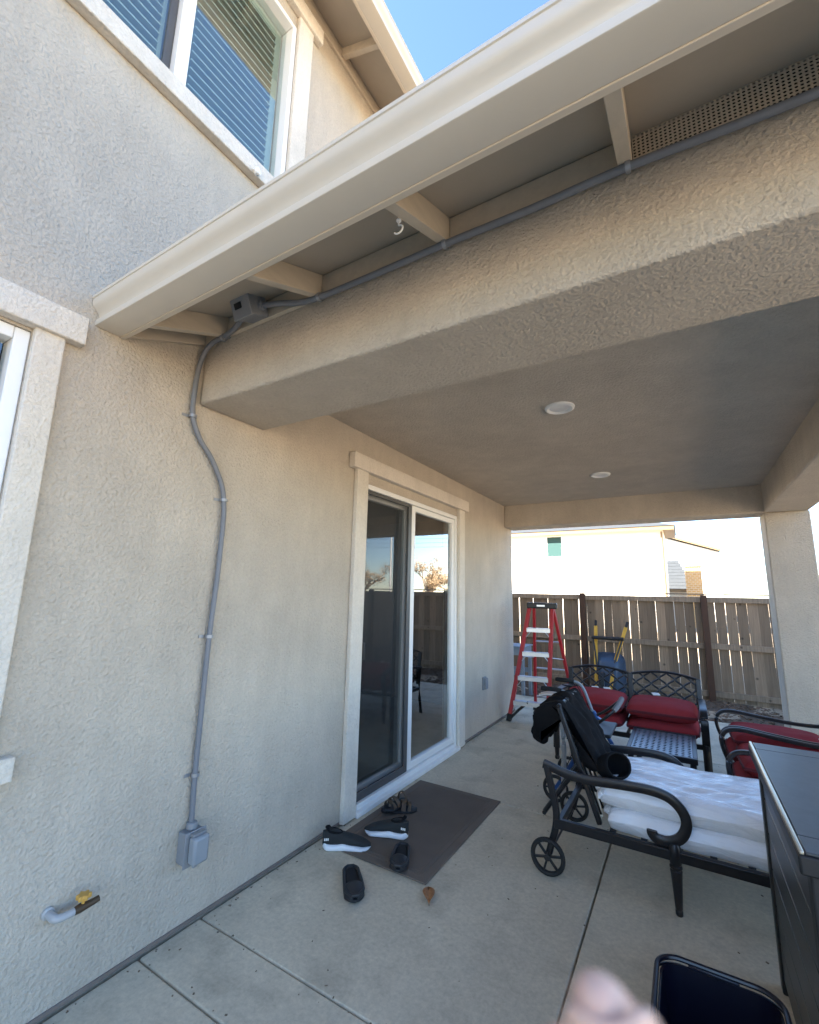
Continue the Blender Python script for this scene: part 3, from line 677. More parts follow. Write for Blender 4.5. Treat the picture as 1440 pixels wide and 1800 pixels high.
# ------------------------------------------------------------------ the rear fence
fe = empty('fence', (2.3, 9.0, -.08), 'weathered grey brown board fence with dark stained posts behind the patio', 'fence')
FY = 9.045
posts = [-5.3, -3.39, -1.48, .43, 2.335, 4.245, 6.155, 8.065, 9.97]
rr = random.Random(11)
bm_list = []
for v in range(6):
    me_ = MB().box(-.069, .069, -.0075, .0075, 0, 1.625)
    for q in me_.v:
        q.x += .0015 * noise.noise(Vector((v * 7, q.z * 2, q.x * 30))); q.y += .004 * noise.noise(Vector((v * 3 + 9, q.z, 0)))
    bm_list.append(me_)
x = -5.3; first = {}
while x < 9.95:
    v = rr.randrange(6)
    if v not in first:
        o_ = bm_list[v].build('board', 'fence', None, smooth=0); o_.parent = fe; first[v] = o_
    else:
        o_ = first[v].copy(); COL.objects.link(o_)
    tilt = rr.gauss(0, .0022)
    o_.location = (x - 2.3, FY - 9.0 + rr.uniform(-.003, .003), -.02 + rr.uniform(-.012, .01)); o_.rotation_euler = (0, tilt, 0)
    x += .1385 + max(.0006, rr.gauss(.0040, .0036))
for a, b in zip(posts, posts[1:]):
    for z0, z1 in ((1.475, 1.562), (.735, .822), (.0, .088)):
        dz_ = rr.uniform(-.006, .006)
        MB().box(a + .046, b - .046, 8.995, 9.033, z0 + dz_, z1 + dz_).build('rail', 'rail', fe, .003)
    MB().box(a - .001 + .002, b - .001, 8.985, 9.075, 1.594 + .004, 1.618).build('cap_board', 'rail', fe, .003)
    MB().box(a + .046, b - .046, 9.036, 9.056, -.16, -.065).build('kick_board', 'rail', fe, .002)
for p in posts:
    t_ = rr.uniform(-.004, .008)
    MB().box(p - .045, p + .045, 8.945, 9.033, -.3, 1.594).build('post', 'post', fe, .004)

# ------------------------------------------------------------------ step ladder
ld = empty('step_ladder', (.35, 5.7, 0), 'red fibreglass stepladder with aluminium steps standing by the wall corner', 'ladder')
A0 = Vector((.095, 5.70, 0)); B0 = Vector((.550, 5.77, 0)); A1 = Vector((.330, 5.90, 1.37)); B1 = Vector((.605, 5.95, 1.37))
RA = Vector((.215, 6.46, .0)); RB = Vector((.735, 6.50, .0)); RA1 = Vector((.365, 5.985, 1.37)); RB1 = Vector((.600, 6.02, 1.37))
def chan(a, b, w, d, nm, m_, up):
    return MB().sweep([a, b], [(-w / 2, -d / 2), (w / 2, -d / 2), (w / 2, d / 2), (-w / 2, d / 2)], up=up).build(nm, m_, ld, .004)
for a, b in ((A0, A1), (B0, B1)):
    d_ = (b - a).normalized(); chan(a + d_ * .06, b, .044, .055, 'front_rail', 'redfg', (0, 1, .2))
for a, b in ((RA, RA1), (RB, RB1)):
    d_ = (b - a).normalized(); chan(a + d_ * .05, b, .034, .045, 'rear_rail', 'redfg', (0, 1, .2))
for a, b in ((A0, A1), (B0, B1), (RA, RA1), (RB, RB1)):
    d_ = (b - a).normalized(); chan(a, a + d_ * .085, .054, .075, 'foot', 'rubber', (0, 1, .2))
for i in range(4):
    t = (.235 + i * .292) / 1.37; a = A0.lerp(A1, t); b = B0.lerp(B1, t)
    d_ = (b - a).normalized(); n_ = Vector((-d_.y, d_.x, 0))
    m = MB(); m.sweep([a + d_ * .014, b - d_ * .014], [(-.042, .0), (.042, .0), (.042, .006), (-.042, .006)]); m.sweep([a + d_ * .014, b - d_ * .014], [(.036, -.045), (.042, -.045), (.042, -.0005), (.036, -.0005)]); m.sweep([a + d_ * .014, b - d_ * .014], [(-.042, -.045), (-.036, -.045), (-.036, -.0005), (-.042, -.0005)])
    m.build('step', 'alu', ld, .001)
    m = MB()
    m.tube([a + d_ * .01 + Vector((0, -.03, -.11)), a + d_ * .075 + Vector((0, -.03, -.03))], .006, 6); m.tube([b - d_ * .01 + Vector((0, -.03, -.11)), b - d_ * .075 + Vector((0, -.03, -.03))], .006, 6); m.build('brace', 'alu', ld)
for t in (.14, .42, .68): MB().tube([RA.lerp(RA1, t), RB.lerp(RB1, t)], .011, 8).build('rear_bar', 'alu', ld)
for a, b, c, d_ in ((A0, A1, RA, RA1), (B0, B1, RB, RB1)):
    MB().tube([a.lerp(b, .56), c.lerp(d_, .52)], .006, 6).build('spreader', 'alu', ld)
m = MB(); cc = (A1 + B1 + RA1 + RB1) / 4; dxy = (B1 - A1).normalized(); ang = math.atan2(dxy.y, dxy.x)
m.obox(Matrix.Translation(cc + Vector((0, 0, .028))) @ Matrix.Rotation(ang, 4, 'Z'), .185, .088, .036); m.build('top_cap', 'blackpl', ld, .012)
m = MB(); fr_ = Matrix.Translation(cc + Vector((0, 0, .028))) @ Matrix.Rotation(ang, 4, 'Z') @ Matrix.Translation((-.01, -.0885, 0)); m.obox(fr_, .05, .001, .011); m.build('badge', 'alu', ld, .004)
MB().tube(bez([A0 + Vector((.02, -.01, .03)), A0 + Vector((.10, .06, .12)), A0 + Vector((.19, .05, .20)), A0 + Vector((.235, .03, .235))], 4), .016, 8).build('corner_brace', 'rubber', ld)

# ------------------------------------------------------------------ grey stand behind the corner, wheelbarrow
gs = empty('metal_stand', (-.38, 7.5, -.01), 'grey steel utility stand behind the wall corner, beyond the red ladder', 'stand')
MB().box(-.72, -.195, 7.3, 7.75, .58, .70).build('apron_box', 'steelgrey', gs, .006)
MB().box(-.74, -.175, 7.28, 7.77, .701, .722).build('top', 'steelgrey', gs, .004)
for x_, y_ in ((-.22, 7.33), (-.22, 7.72), (-.70, 7.33), (-.70, 7.72)): MB().box(x_ - .024, x_ + .024, y_ - .024, y_ + .024, -.09 if y_ > 7.23 else 0, .58).build('leg', 'steelgrey', gs, .003)
MB().box(-.676, -.244, 7.318, 7.342, .27, .345).build('crossbar', 'steelgrey', gs, .002); MB().box(-.676, -.244, 7.708, 7.732, .27, .345).build('crossbar', 'steelgrey', gs, .002)

wb = empty('wheelbarrow', (.87, 8.6, -.085), 'blue wheelbarrow with yellow handles tipped upright against the fence', 'wheelbarrow')
ha = [Vector((.70, 8.36, -.02)), Vector((.685, 8.52, .42)), Vector((.672, 8.78, 1.02))]; hb = [Vector((.90, 8.36, -.02)), Vector((.975, 8.52, .42)), Vector((1.160, 8.78, 1.02))]
for h in (ha, hb):
    o_ = MB().sweep(h, flat(.056, .040), up=(0, 1, 0)).build('handle', 'yellow', wb, .006)
    d_ = (h[2] - h[1]).normalized(); MB().tube([h[2] - d_ * .02, h[2] + d_ * .10], .021, 10).build('grip', 'rubber', o_)
# tray: open hull standing on edge, hollow side to the fence
m = MB(); n = 16
rings = [(.13, .20, 8.44), (.19, .28, 8.52), (.235, .325, 8.66), (.245, .335, 8.70)]
vs = []
for hw, hh, yy in rings:
    for q in range(24):
        a = 2 * math.pi * q / 24; c, s_ = math.cos(a), math.sin(a)
        vs.append((.875 + hw * math.copysign(abs(c) ** .45, c), yy + .12 * (hh * math.copysign(abs(s_) ** .45, s_)) , .24 + hh * math.copysign(abs(s_) ** .45, s_)))
m.add(vs, [(i * 24 + q, i * 24 + (q + 1) % 24, (i + 1) * 24 + (q + 1) % 24, (i + 1) * 24 + q) for i in range(3) for q in range(24)] + [tuple(range(24))])
o_ = m.build('tray', 'bluetray', wb, smooth=50); o_.modifiers.new('s', 'SOLIDIFY').thickness = .004
MB().tube([Vector((.875 + .247 * math.copysign(abs(math.cos(a)) ** .45, math.cos(a)), 8.70 + .12 * .337 * math.copysign(abs(math.sin(a)) ** .45, math.sin(a)), .24 + .337 * math.copysign(abs(math.sin(a)) ** .45, math.sin(a)))) for a in [2 * math.pi * q / 32 for q in range(32)]], .009, 8, close=True).build('rim', 'bluetray', wb)
m = MB(); m.tube([(.62, 8.63, .83), (1.13, 8.63, .83)], .030, 8); m.tube([(.64, 8.63, .83), (.70, 8.5, .45), (.72, 8.42, .28)], .013, 8); m.tube([(1.11, 8.63, .83), (.985, 8.5, .45), (.95, 8.42, .28)], .013, 8); m.build('leg_frame', 'blackpl', wb)
m = MB(); m.torus((.80, 8.36, .11), .15, .045, 'X', 24, 8); wo_ = m.build('wheel', 'rubber', wb); MB().lathe([(.0, -.02), (.11, -.018), (.11, .018), (.0, .02)], (.80, 8.36, .11), 'X', 18).build('rim', 'steelgrey', wo_)

# ------------------------------------------------------------------ patio furniture
def lattice(mapf, u0, u1, ztop, zbot, parent, n=7, lam=.115, t=.006, nm='lattice'):
    # wavy bars that touch in pairs, giving rounded cells under a curved top
    m = MB(); du = (u1 - u0) / n
    for i in range(n + 1):
        pts = []; u = u0 + du * i
        top = ztop(min(max(u, u0), u1)); K = 26
        for q in range(K + 1):
            z = zbot + (top - zbot) * q / K
            uu = u + du * .44 * math.sin(2 * math.pi * (z - zbot) / lam + (math.pi if i % 2 else 0)); uu = min(max(uu, u0), u1)
            pts.append(mapf(uu, z))
        m.tube(pts, t, 5, up=(mapf(0, 1) - mapf(0, 0)).cross(mapf(1, 0) - mapf(0, 0)))
    return m.build(nm, 'bronze', parent)
def cushion(x0, x1, y0, y1, z0, z1, name, label, group, seed=0, tagn=True, puff=.5, sag=0.):
    r = empty(name, ((x0 + x1) / 2, (y0 + y1) / 2, z0), label, 'cushion', group)
    nx, ny = 26, 26; top = []; bot = []
    cx, cy, cz = (x0 + x1) / 2, (y0 + y1) / 2, (z0 + z1) / 2; hx, hy, hz = (x1 - x0) / 2, (y1 - y0) / 2, (z1 - z0) / 2
    def P_(u, v, s_):
        e = (max(0, 1 - abs(u) ** 4.5) * max(0, 1 - abs(v) ** 4.5)) ** .33
        k = 1 - .045 * (abs(u) * abs(v)) ** 3 * 0
        # corners drawn in a little
        rx = hx * u * (1 - .04 * v * v); ry = hy * v * (1 - .04 * u * u)
        w = noise.noise(Vector((u * 1.7 + seed * 5, v * 1.7, seed))) * .010 + noise.noise(Vector((u * 5 + seed, v * 5, seed * 3))) * .003
        z = hz * (.06 + .94 * e * (.80 + .20 * (1 - u * u) * (1 - v * v))) 
        zz = cz + s_ * z + w * e
        if s_ > 0 and sag: zz -= sag * e * (1 + u) / 2
        return (cx + rx, cy + ry, zz)
    m = MB()
    for s_ in (1, -1):
        vs = [P_(-1 + 2 * i / nx, -1 + 2 * j / ny, s_) for j in range(ny + 1) for i in range(nx + 1)]
        m.add(vs, [(j * (nx + 1) + i, j * (nx + 1) + i + 1, (j + 1) * (nx + 1) + i + 1, (j + 1) * (nx + 1) + i) for j in range(ny) for i in range(nx)])
    m.build('cover', 'cushion', r, smooth=75)
    ring = [(-1 + 2 * i / 16, -1) for i in range(16)] + [(1, -1 + 2 * i / 16) for i in range(16)] + [(1 - 2 * i / 16, 1) for i in range(16)] + [(-1, 1 - 2 * i / 16) for i in range(16)]
    for s_ in (1, -1):
        pts = [(cx + hx * u * (1 - .04 * v * v) * 1.0, cy + hy * v * (1 - .04 * u * u) * 1.0, cz + s_ * hz * .06) for u, v in ring]
        MB().tube(pts, .0065, 6, close=True).build('piping', 'piping', r)
    return r
# --- love seat
lv = empty('loveseat', (1.52, 5.0, 0), 'dark metal loveseat with lattice back and red cushions, facing the coffee table', 'loveseat')
X0, X1, XM = .91, 2.125, 1.515
zt1 = lambda u: .745 + .045 * math.sin(math.pi * (u - X0) / (XM - X0)) if u <= XM else .745 + .045 * math.sin(math.pi * (u - XM) / (X1 - XM))
mapl = lambda u, z: Vector((u, 5.33 + .16 * (z - .40), z))
for a, b in ((X0 + .025, XM - .012), (XM + .012, X1 - .025)):
    lattice(mapl, a + .008, b - .008, zt1, .42, lv, n=8, lam=.112, t=.0098)
    MB().tube([mapl(a + (b - a) * q / 20, zt1(a + (b - a) * q / 20)) for q in range(21)], .013, 8).build('top_rail', 'bronze', lv)
    MB().tube([mapl(a, .42), mapl(b, .42)], .011, 8).build('lower_rail', 'bronze', lv)
for u in (X0 + .012, XM, X1 - .012):
    MB().sweep([mapl(u, .36), mapl(u, .755)], flat(.042, .03), up=(0, 1, 0)).build('back_post', 'bronze', lv, .005)
for xa in (X0, X1):
    arm = bez([(xa, 5.37, .565), (xa, 5.15, .590), (xa, 4.90, .597), (xa, 4.74, .585), (xa, 4.675, .53), (xa, 4.672, .44), (xa, 4.70, .34), (xa, 4.70, .20), (xa, 4.69, .10)], 5)
    MB().sweep(arm, flat(.058, .022), up=(0, .45, 1)).build('arm', 'bronze', lv, .006)
    MB().lathe([(.018, 0), (.022, .01), (.022, .025), (.018, .03), (.025, .12), (.027, .30), (.02, .33)], (xa, 4.70, .0), n=14).build('leg', 'bronze', lv)
    MB().tube([(xa, 5.40, .0), (xa, 5.36, .18), (xa, 5.335, .40), (xa, 5.37, .58)], .019, 10).build('leg', 'bronze', lv)
    MB().box(xa - .015, xa + .015, 4.70, 5.34, .285, .325).build('side_rail', 'bronze', lv, .004)
MB().box(X0 + .016, X1 - .016, 4.71, 4.735, .285, .325).build('front_rail', 'bronze', lv, .004); MB().box(X0 + .016, X1 - .016, 5.32, 5.345, .285, .325).build('back_rail', 'bronze', lv, .004)
for i in range(7): MB().box(X0 + .14 + i * .155, X0 + .165 + i * .155, 4.736, 5.319, .295, .315).build('seat_slat', 'bronze', lv, .002)
G1 = 'red cushions stacked on the loveseat'
cushion(.945, 1.505, 4.67, 5.30, .326, .465, 'seat_cushion', 'red seat cushion on the loveseat, lower one on the wall side', G1, 1)
cushion(1.525, 2.09, 4.67, 5.30, .326, .465, 'seat_cushion', 'red seat cushion on the loveseat, lower one on the armchair side', G1, 2)
a_ = cushion(.945, 1.505, 4.71, 5.28, .440, .615, 'back_cushion', 'plump red cushion lying on top, loveseat half by the walker', G1, 3)
b_ = cushion(1.525, 2.09, 4.71, 5.28, .440, .600, 'back_cushion', 'plump red cushion lying on top, loveseat half by the armchairs', G1, 4)
for par, pts in ((a_, ((1.20, 5.20), (1.31, 5.22))), (b_, ((1.75, 5.22),))):
    for x_, y_ in pts:
        m = MB(); m.obox(Matrix.Translation((x_, y_, .600)) @ Matrix.Rotation(.4, 4, 'Z') @ Matrix.Rotation(.25, 4, 'X'), .032, .022, .004); m.build('care_tag', 'white', par)
# --- coffee table
ct = empty('coffee_table', (1.82, 4.28, 0), 'low dark metal coffee table with pierced lattice top before the loveseat', 'table')
x0, x1, y0, y1, zt_ = 1.60, 2.055, 3.92, 4.58, .42
m = MB(); nx, ny = 10, 13; dx, dy = (x1 - x0 - .06) / nx, (y1 - y0 - .06) / ny
for j in range(ny):
    for i in range(nx):
        cx, cy = x0 + .03 + (i + .5) * dx, y0 + .03 + (j + .5) * dy
        ou = [(cx + sx * dx / 2, cy + sy * dy / 2, zt_) for sx, sy in ((-1, -1), (0, -1), (1, -1), (1, 0), (1, 1), (0, 1), (-1, 1), (-1, 0))]
        rad = [.30, .34, .30, .34, .30, .34, .30, .34] if (i + j) % 2 else [.22, .40, .22, .40, .22, .40, .22, .40]
        inn = [(cx + rad[q] * dx * math.cos(R(225 + 45 * q)), cy + rad[q] * dy * math.sin(R(225 + 45 * q)), zt_) for q in range(8)]
        m.add(ou + inn, [(q, (q + 1) % 8, 8 + (q + 1) % 8, 8 + q) for q in range(8)])
o_ = m.build('lattice_top', mat('sky_sheen_metal', (.20, .22, .25), .30, .5), ct, smooth=0); sm_ = o_.modifiers.new('s', 'SOLIDIFY'); sm_.thickness = .008  # sky reflection painted into the top's colour, lighter and bluer than the frame
m = MB()
for a in ((x0, x1, y0, y0 + .03), (x0, x1, y1 - .03, y1), (x0, x0 + .03, y0 + .0305, y1 - .0305), (x1 - .03, x1, y0 + .0305, y1 - .0305)): m.box(*a, zt_ - .035, zt_ + .004)
m.build('top_frame', 'bronze', ct, .004)
for x_ in (x0 + .03, x1 - .03):
    for y_ in (y0 + .03, y1 - .03):
        MB().lathe([(.014, 0), (.018, .01), (.014, .03), (.020, .15), (.022, .34), (.018, .388)], (x_, y_, 0), n=12).build('leg', 'bronze', ct)
# --- two armchairs facing the wall
def armchair(y0, y1, label, gl, names):
    ch = empty('armchair', (2.55, (y0 + y1) / 2, 0), label, 'chair', 'dark metal armchairs with red cushions')
    for y in (y0, y1):
        arm = bez([(2.90, y, .575), (2.72, y, .572), (2.50, y, .592), (2.33, y, .610), (2.245, y, .590), (2.212, y, .525), (2.225, y, .44), (2.262, y, .35), (2.275, y, .30)], 5)
        MB().sweep(arm, [(-.021, -.007), (-.012, -.013), (.012, -.013), (.021, -.007), (.021, .007), (.012, .013), (-.012, .013), (-.021, .007)], up=(.3, 0, 1)).build('arm', 'bronze', ch)
        MB().lathe([(.017, 0), (.021, .01), (.017, .03), (.024, .12), (.026, .28), (.02, .31)], (2.275, y, 0), n=12).build('leg', 'bronze', ch)
        MB().tube([(2.93, y, 0), (2.88, y, .2), (2.86, y, .40), (2.90, y, .60)], .018, 8).build('leg', 'bronze', ch)
        MB().box(2.29, 2.86, y - .014, y + .014, .285, .32).build('side_rail', 'bronze', ch, .004)
    mp = lambda u, z: Vector((2.875 + .17 * (z - .38), u, z))
    zt2 = lambda u: .735 + .05 * math.sin(math.pi * (u - y0) / (y1 - y0))
    lattice(mp, y0 + .045, y1 - .045, zt2, .40, ch, n=8, lam=.112, t=.0098)
    MB().tube([mp(y0 + .03 + (y1 - y0 - .06) * q / 20, zt2(y0 + .03 + (y1 - y0 - .06) * q / 20)) for q in range(21)], .013, 8).build('top_rail', 'bronze', ch)
    for u in (y0 + .03, y1 - .03): MB().sweep([mp(u, .32), mp(u, .752)], flat(.036, .028), up=(1, 0, 0)).build('back_post', 'bronze', ch, .005)
    MB().tube([mp(y0 + .03, .40), mp(y1 - .03, .40)], .011, 8).build('lower_rail', 'bronze', ch)
    MB().box(2.29, 2.315, y0 + .015, y1 - .015, .285, .32).build('front_rail', 'bronze', ch, .004)
    for i in range(4): MB().box(2.316, 2.86, y0 + .09 + i * .13, y0 + .115 + i * .13, .295, .315).build('seat_slat', 'bronze', ch, .002)
    cushion(2.255, 2.86, y0 + .03, y1 - .03, .321, .455, 'seat_cushion', names[0], gl, 11 + y0)
    c_ = cushion(2.285, 2.86, y0 + .035, y1 - .035, .430, .575, 'back_cushion', names[1], gl, 17 + y0)
    m = MB(); m.obox(Matrix.Translation((2.83, y0 + .2, .560)) @ Matrix.Rotation(.5, 4, 'Z') @ Matrix.Rotation(.2, 4, 'Y'), .03, .022, .004); m.build('care_tag', 'white', c_)
armchair(4.205, 4.79, 'dark metal armchair with red cushions next to the stucco column', 'red cushions stacked on the armchairs', ('lower red cushion in the armchair next to the stucco column', 'upper red cushion in the armchair next to the stucco column'))
armchair(3.575, 4.150, 'dark metal armchair with red cushions between chaise and other armchair', 'red cushions stacked on the armchairs', ('lower red cushion in the armchair behind the dark cabinet', 'upper red cushion in the armchair behind the dark cabinet'))

# --- chaise longue
cl = empty('chaise_lounge', (1.9, 3.15, 0), 'dark metal wheeled chaise lounge with scrolled arms holding wrapped cushions', 'chaise lounge')
YN, YF = 2.835, 3.475
for y in (YN, YF):
    arm = bez([(1.283, y, .560), (1.33, y, .548), (1.42, y, .528), (1.52, y, .522), (1.68, y, .533), (1.82, y, .538), (1.91, y, .522), (1.965, y, .475), (1.982, y, .415), (1.955, y, .35), (1.90, y, .316), (1.85, y, .316), (1.828, y, .334), (1.826, y, .350)], 5)
    MB().sweep(arm, [(-.024, -.006), (-.014, -.012), (.014, -.012), (.024, -.006), (.024, .006), (.014, .012), (-.014, .012), (-.024, .006)], up=(-.4, 0, 1) if False else (0, 1, 0)).build('arm', 'bronze', cl)
    MB().sweep(bez([(1.300, y, .552), (1.322, y, .45), (1.345, y, .34), (1.343, y, .25), (1.318, y, .16), (1.300, y, .10)], 5), flat(.036, .026), up=(0, 1, 0)).build('rear_leg', 'bronze', cl, .005)
    MB().box(1.335, 3.02, y - .016, y + .016, .238, .288).build('side_rail', 'bronze', cl, .005)
    for xl_ in (1.922, 2.96):
        MB().lathe([(.0135, 0), (.0165, .004), (.0165, .022), (.0145, .026), (.0165, .032), (.0205, .10), (.0255, .180), (.0275, .196), (.0225, .202), (.0285, .209), (.0285, .216), (.0225, .222), (.0275, .229), (.028, .30), (.020, .316)], (xl_, y, 0), n=18).build('leg', 'bronze', cl)
    yo = y - .038 if y == YN else y + .038
    w = MB(); w.torus((1.302, yo, .098), .083, .0125, 'Y', 32, 8, rz=.016); wh = w.build('wheel', 'rubber', cl)
    sp_ = MB()
    for q in range(6):
        a = math.pi / 3 * q + .2; sp_.sweep([(1.302 + .012 * math.cos(a), yo, .098 + .012 * math.sin(a)), (1.302 + .075 * math.cos(a), yo, .098 + .075 * math.sin(a))], flat(.011, .014), up=(0, 1, 0))
    sp_.build('spokes', 'blackpl', wh, .002)
    MB().lathe([(.006, -.02), (.017, -.018), (.017, .018), (.006, .02)], (1.302, yo, .098), 'Y', 14).build('hub', 'blackpl', wh)
MB().tube([(1.302, YN - .03, .098), (1.302, YF + .03, .098)], .007, 8).build('axle', 'bronze', cl)
for x_ in (1.36, 1.90, 2.45, 3.005): MB().box(x_ - .014, x_ + .014, YN + .017, YF - .017, .245, .28).build('cross_rail', 'bronze', cl, .003)
for i in range(9): MB().box(1.62 + i * .15, 1.65 + i * .15, YN + .017, YF - .017, .272, .290).build('seat_slat', 'bronze', cl, .002) if abs(1.635 + i * .15 - 1.9) > .03 and abs(1.635 + i * .15 - 2.45) > .03 else None
bk = lambda t: Vector((1.565 - .200 * t, 0, .285 + .585 * t))
for y in (2.905, 3.415):
    MB().sweep([bk(t / 8) + Vector((0, y, 0)) for t in range(9)], flat(.026, .034), up=(0, 1, 0)).build('back_frame', 'bronze', cl, .005)
    MB().tube([bk(.45) + Vector((-.02, y + (.03 if y < 3 else -.03), 0)), Vector((1.255, y + (.03 if y < 3 else -.03), .265))], .013, 8).build('back_strut', 'bronze', cl)
MB().tube([bk(1) + Vector((0, 2.905, 0)), bk(1) + Vector((0, 3.415, 0))], .014, 8).build('back_top', 'bronze', cl)
MB().tube([(1.255, 2.92, .262), (1.255, 3.40, .262)], .012, 8).build('back_bar', 'bronze', cl)
for i in range(5): MB().tube([bk(.03) + Vector((0, 2.99 + i * .085, 0)), bk(.98) + Vector((0, 2.99 + i * .085, 0))], .007, 6).build('back_slat', 'bronze', cl)

def wrapped(x0, x1, y0, y1, z0, z1, label, seed, sagl=0.):
    r = empty('wrapped_cushion', ((x0 + x1) / 2, (y0 + y1) / 2, z0), label, 'cushion', 'white cushions in clear plastic')
    nx, ny = 96, 48; m = MB(); cx, cy, cz = (x0 + x1) / 2, (y0 + y1) / 2, (z0 + z1) / 2; hx, hy, hz = (x1 - x0) / 2, (y1 - y0) / 2, (z1 - z0) / 2
    def P_(u, v, s_):
        e = (max(0, 1 - abs(u) ** 12) * max(0, 1 - abs(v) ** 7)) ** .36
        X = cx + hx * u * (1 - .02 * v * v) ; Y = cy + hy * v * (1 - .02 * abs(u) ** 3)
        wv = .0125 * noise.noise(Vector((X * 2.2, Y * 17 + X * 3, seed))) + .0085 * noise.noise(Vector((X * 5, Y * 34 - X * 8, seed + 4))) + .020 * noise.noise(Vector((X * 2.4, Y * 2.6, seed + 9)))
        if s_ < 0: wv *= .4
        side = .022 * noise.noise(Vector((X * 9, Y * 4, 3 + seed))) * (1 - e)
        e1 = e
        if s_ < 0: e = e ** .4
        return (X, Y + side, cz + s_ * hz * e + wv * e)
    for s_ in (1, -1):
        vs = [P_(-1 + 2 * i / nx, -1 + 2 * j / ny, s_) for j in range(ny + 1) for i in range(nx + 1)]
        m.add(vs, [(j * (nx + 1) + i, j * (nx + 1) + i + 1, (j + 1) * (nx + 1) + i + 1, (j + 1) * (nx + 1) + i) for j in range(ny) for i in range(nx)])
    m.build('foam_block', 'plastic', r, smooth=80)
    return r
lw = wrapped(1.60, 3.00, 2.850, 3.45, .276, .405, 'white cushion in clear plastic, under the other one on the chaise', 2)
uw = wrapped(1.555, 2.97, 2.868, 3.46, .390, .520, 'white cushion in clear plastic, on top, touching the black jacket', 6)
# crinkled plastic ends gathered at the head end
def crinkle(c, rx, ry, rz, seed, parent):
    bm_ = bmesh.new(); bmesh.ops.create_icosphere(bm_, subdivisions=4, radius=1)
    for v in bm_.verts:
        n_ = v.co.copy(); k = 1 + .22 * noise.noise(n_ * 2.3 + Vector((seed, 0, 0))) + .10 * noise.noise(n_ * 6 + Vector((0, seed, 0)))
        v.co = Vector((n_.x * rx * k, n_.y * ry * k, n_.z * rz * k))
    MB().add([v.co + Vector(c) for v in bm_.verts], [tuple(v.index for v in f.verts) for f in bm_.faces]).build('plastic_end', 'plastic', parent, smooth=60); bm_.free()
crinkle((1.645, 3.1, .345), .075, .22, .045, 3, lw); crinkle((1.59, 3.1, .455), .055, .24, .05, 8, uw)

# --- jacket over the chaise back
jk = empty('jacket', (1.38, 3.16, .5), 'black jacket draped over the raised back of the chaise', 'jacket')
outl = bez([(1.245, 0, .625), (1.20, 0, .645), (1.185, 0, .715), (1.20, 0, .79), (1.245, 0, .850), (1.315, 0, .888), (1.375, 0, .885), (1.425, 0, .815), (1.475, 0, .735), (1.525, 0, .650), (1.570, 0, .580), (1.572, 0, .545), (1.520, 0, .538), (1.482, 0, .600), (1.445, 0, .690), (1.400, 0, .79), (1.345, 0, .850), (1.285, 0, .800), (1.262, 0, .715), (1.265, 0, .650), (1.245, 0, .625)], 4)[:-1]
cen = sum(outl, Vector((0, 0, 0))) / len(outl)
m = MB(); nv = len(outl); nu = 26; vs = []
for i in range(nu + 1):
    u = i / nu; e_ = 1 - (2 * abs(u - .5)) ** 10
    for j, p in enumerate(outl):
        nn = (outl[(j + 1) % nv] - outl[j - 1]); nn = Vector((-nn.z, 0, nn.x)).normalized()
        back = p.x < 1.30
        d_ = .030 * noise.noise(Vector((p.x * 7, u * 9.0, p.z * 7))) + .016 * noise.noise(Vector((p.x * 22, u * 15, p.z * 22 + 3)))
        if p.z < .70 and back: d_ += .03 * noise.noise(Vector((4, u * 5.0, 1)))
        y_ = 2.928 + .50 * u + .03 * noise.noise(Vector((p.x * 6, 2 + 3 * (u > .5), p.z * 6))) + (.05 * max(0, 1.30 - p.x) if u < .5 else 0)
        q = Vector((p.x, y_, p.z)) + nn * (d_ - .012 * (1 - e_))
        vs.append(q)
m.add(vs, [(i * nv + j, i * nv + (j + 1) % nv, (i + 1) * nv + (j + 1) % nv, (i + 1) * nv + j) for i in range(nu) for j in range(nv)] + [tuple(range(nv))[::-1], tuple(range(nu * nv, (nu + 1) * nv))])
m.build('body', 'black', jk, smooth=80)
# hood lying open on the plastic
m = MB(); vs = []; nh, kh = 14, 26
for i in range(nh + 1):
    t = i / nh; ph = t * math.pi * .62
    for q in range(kh):
        a = 2 * math.pi * q / kh
        r_ = math.sin(ph) * (1 + .07 * noise.noise(Vector((math.cos(a) * 2, math.sin(a) * 2, t * 2))))
        loc = Vector((-.085 * math.cos(ph) * 1.05, .092 * r_ * math.cos(a), .058 * r_ * math.sin(a) * (1.0 if math.sin(a) < 0 else 1.15)))
        vs.append(Vector((1.645, 2.985, .570)) + Matrix.Rotation(R(-32), 3, 'Z') @ (Matrix.Rotation(R(-24), 3, 'Y') @ loc))
m.add(vs, [(i * kh + q, i * kh + (q + 1) % kh, (i + 1) * kh + (q + 1) % kh, (i + 1) * kh + q) for i in range(nh) for q in range(kh)])
o_ = m.build('hood', 'black', jk, smooth=80); o_.modifiers.new('s', 'SOLIDIFY').thickness = -.010

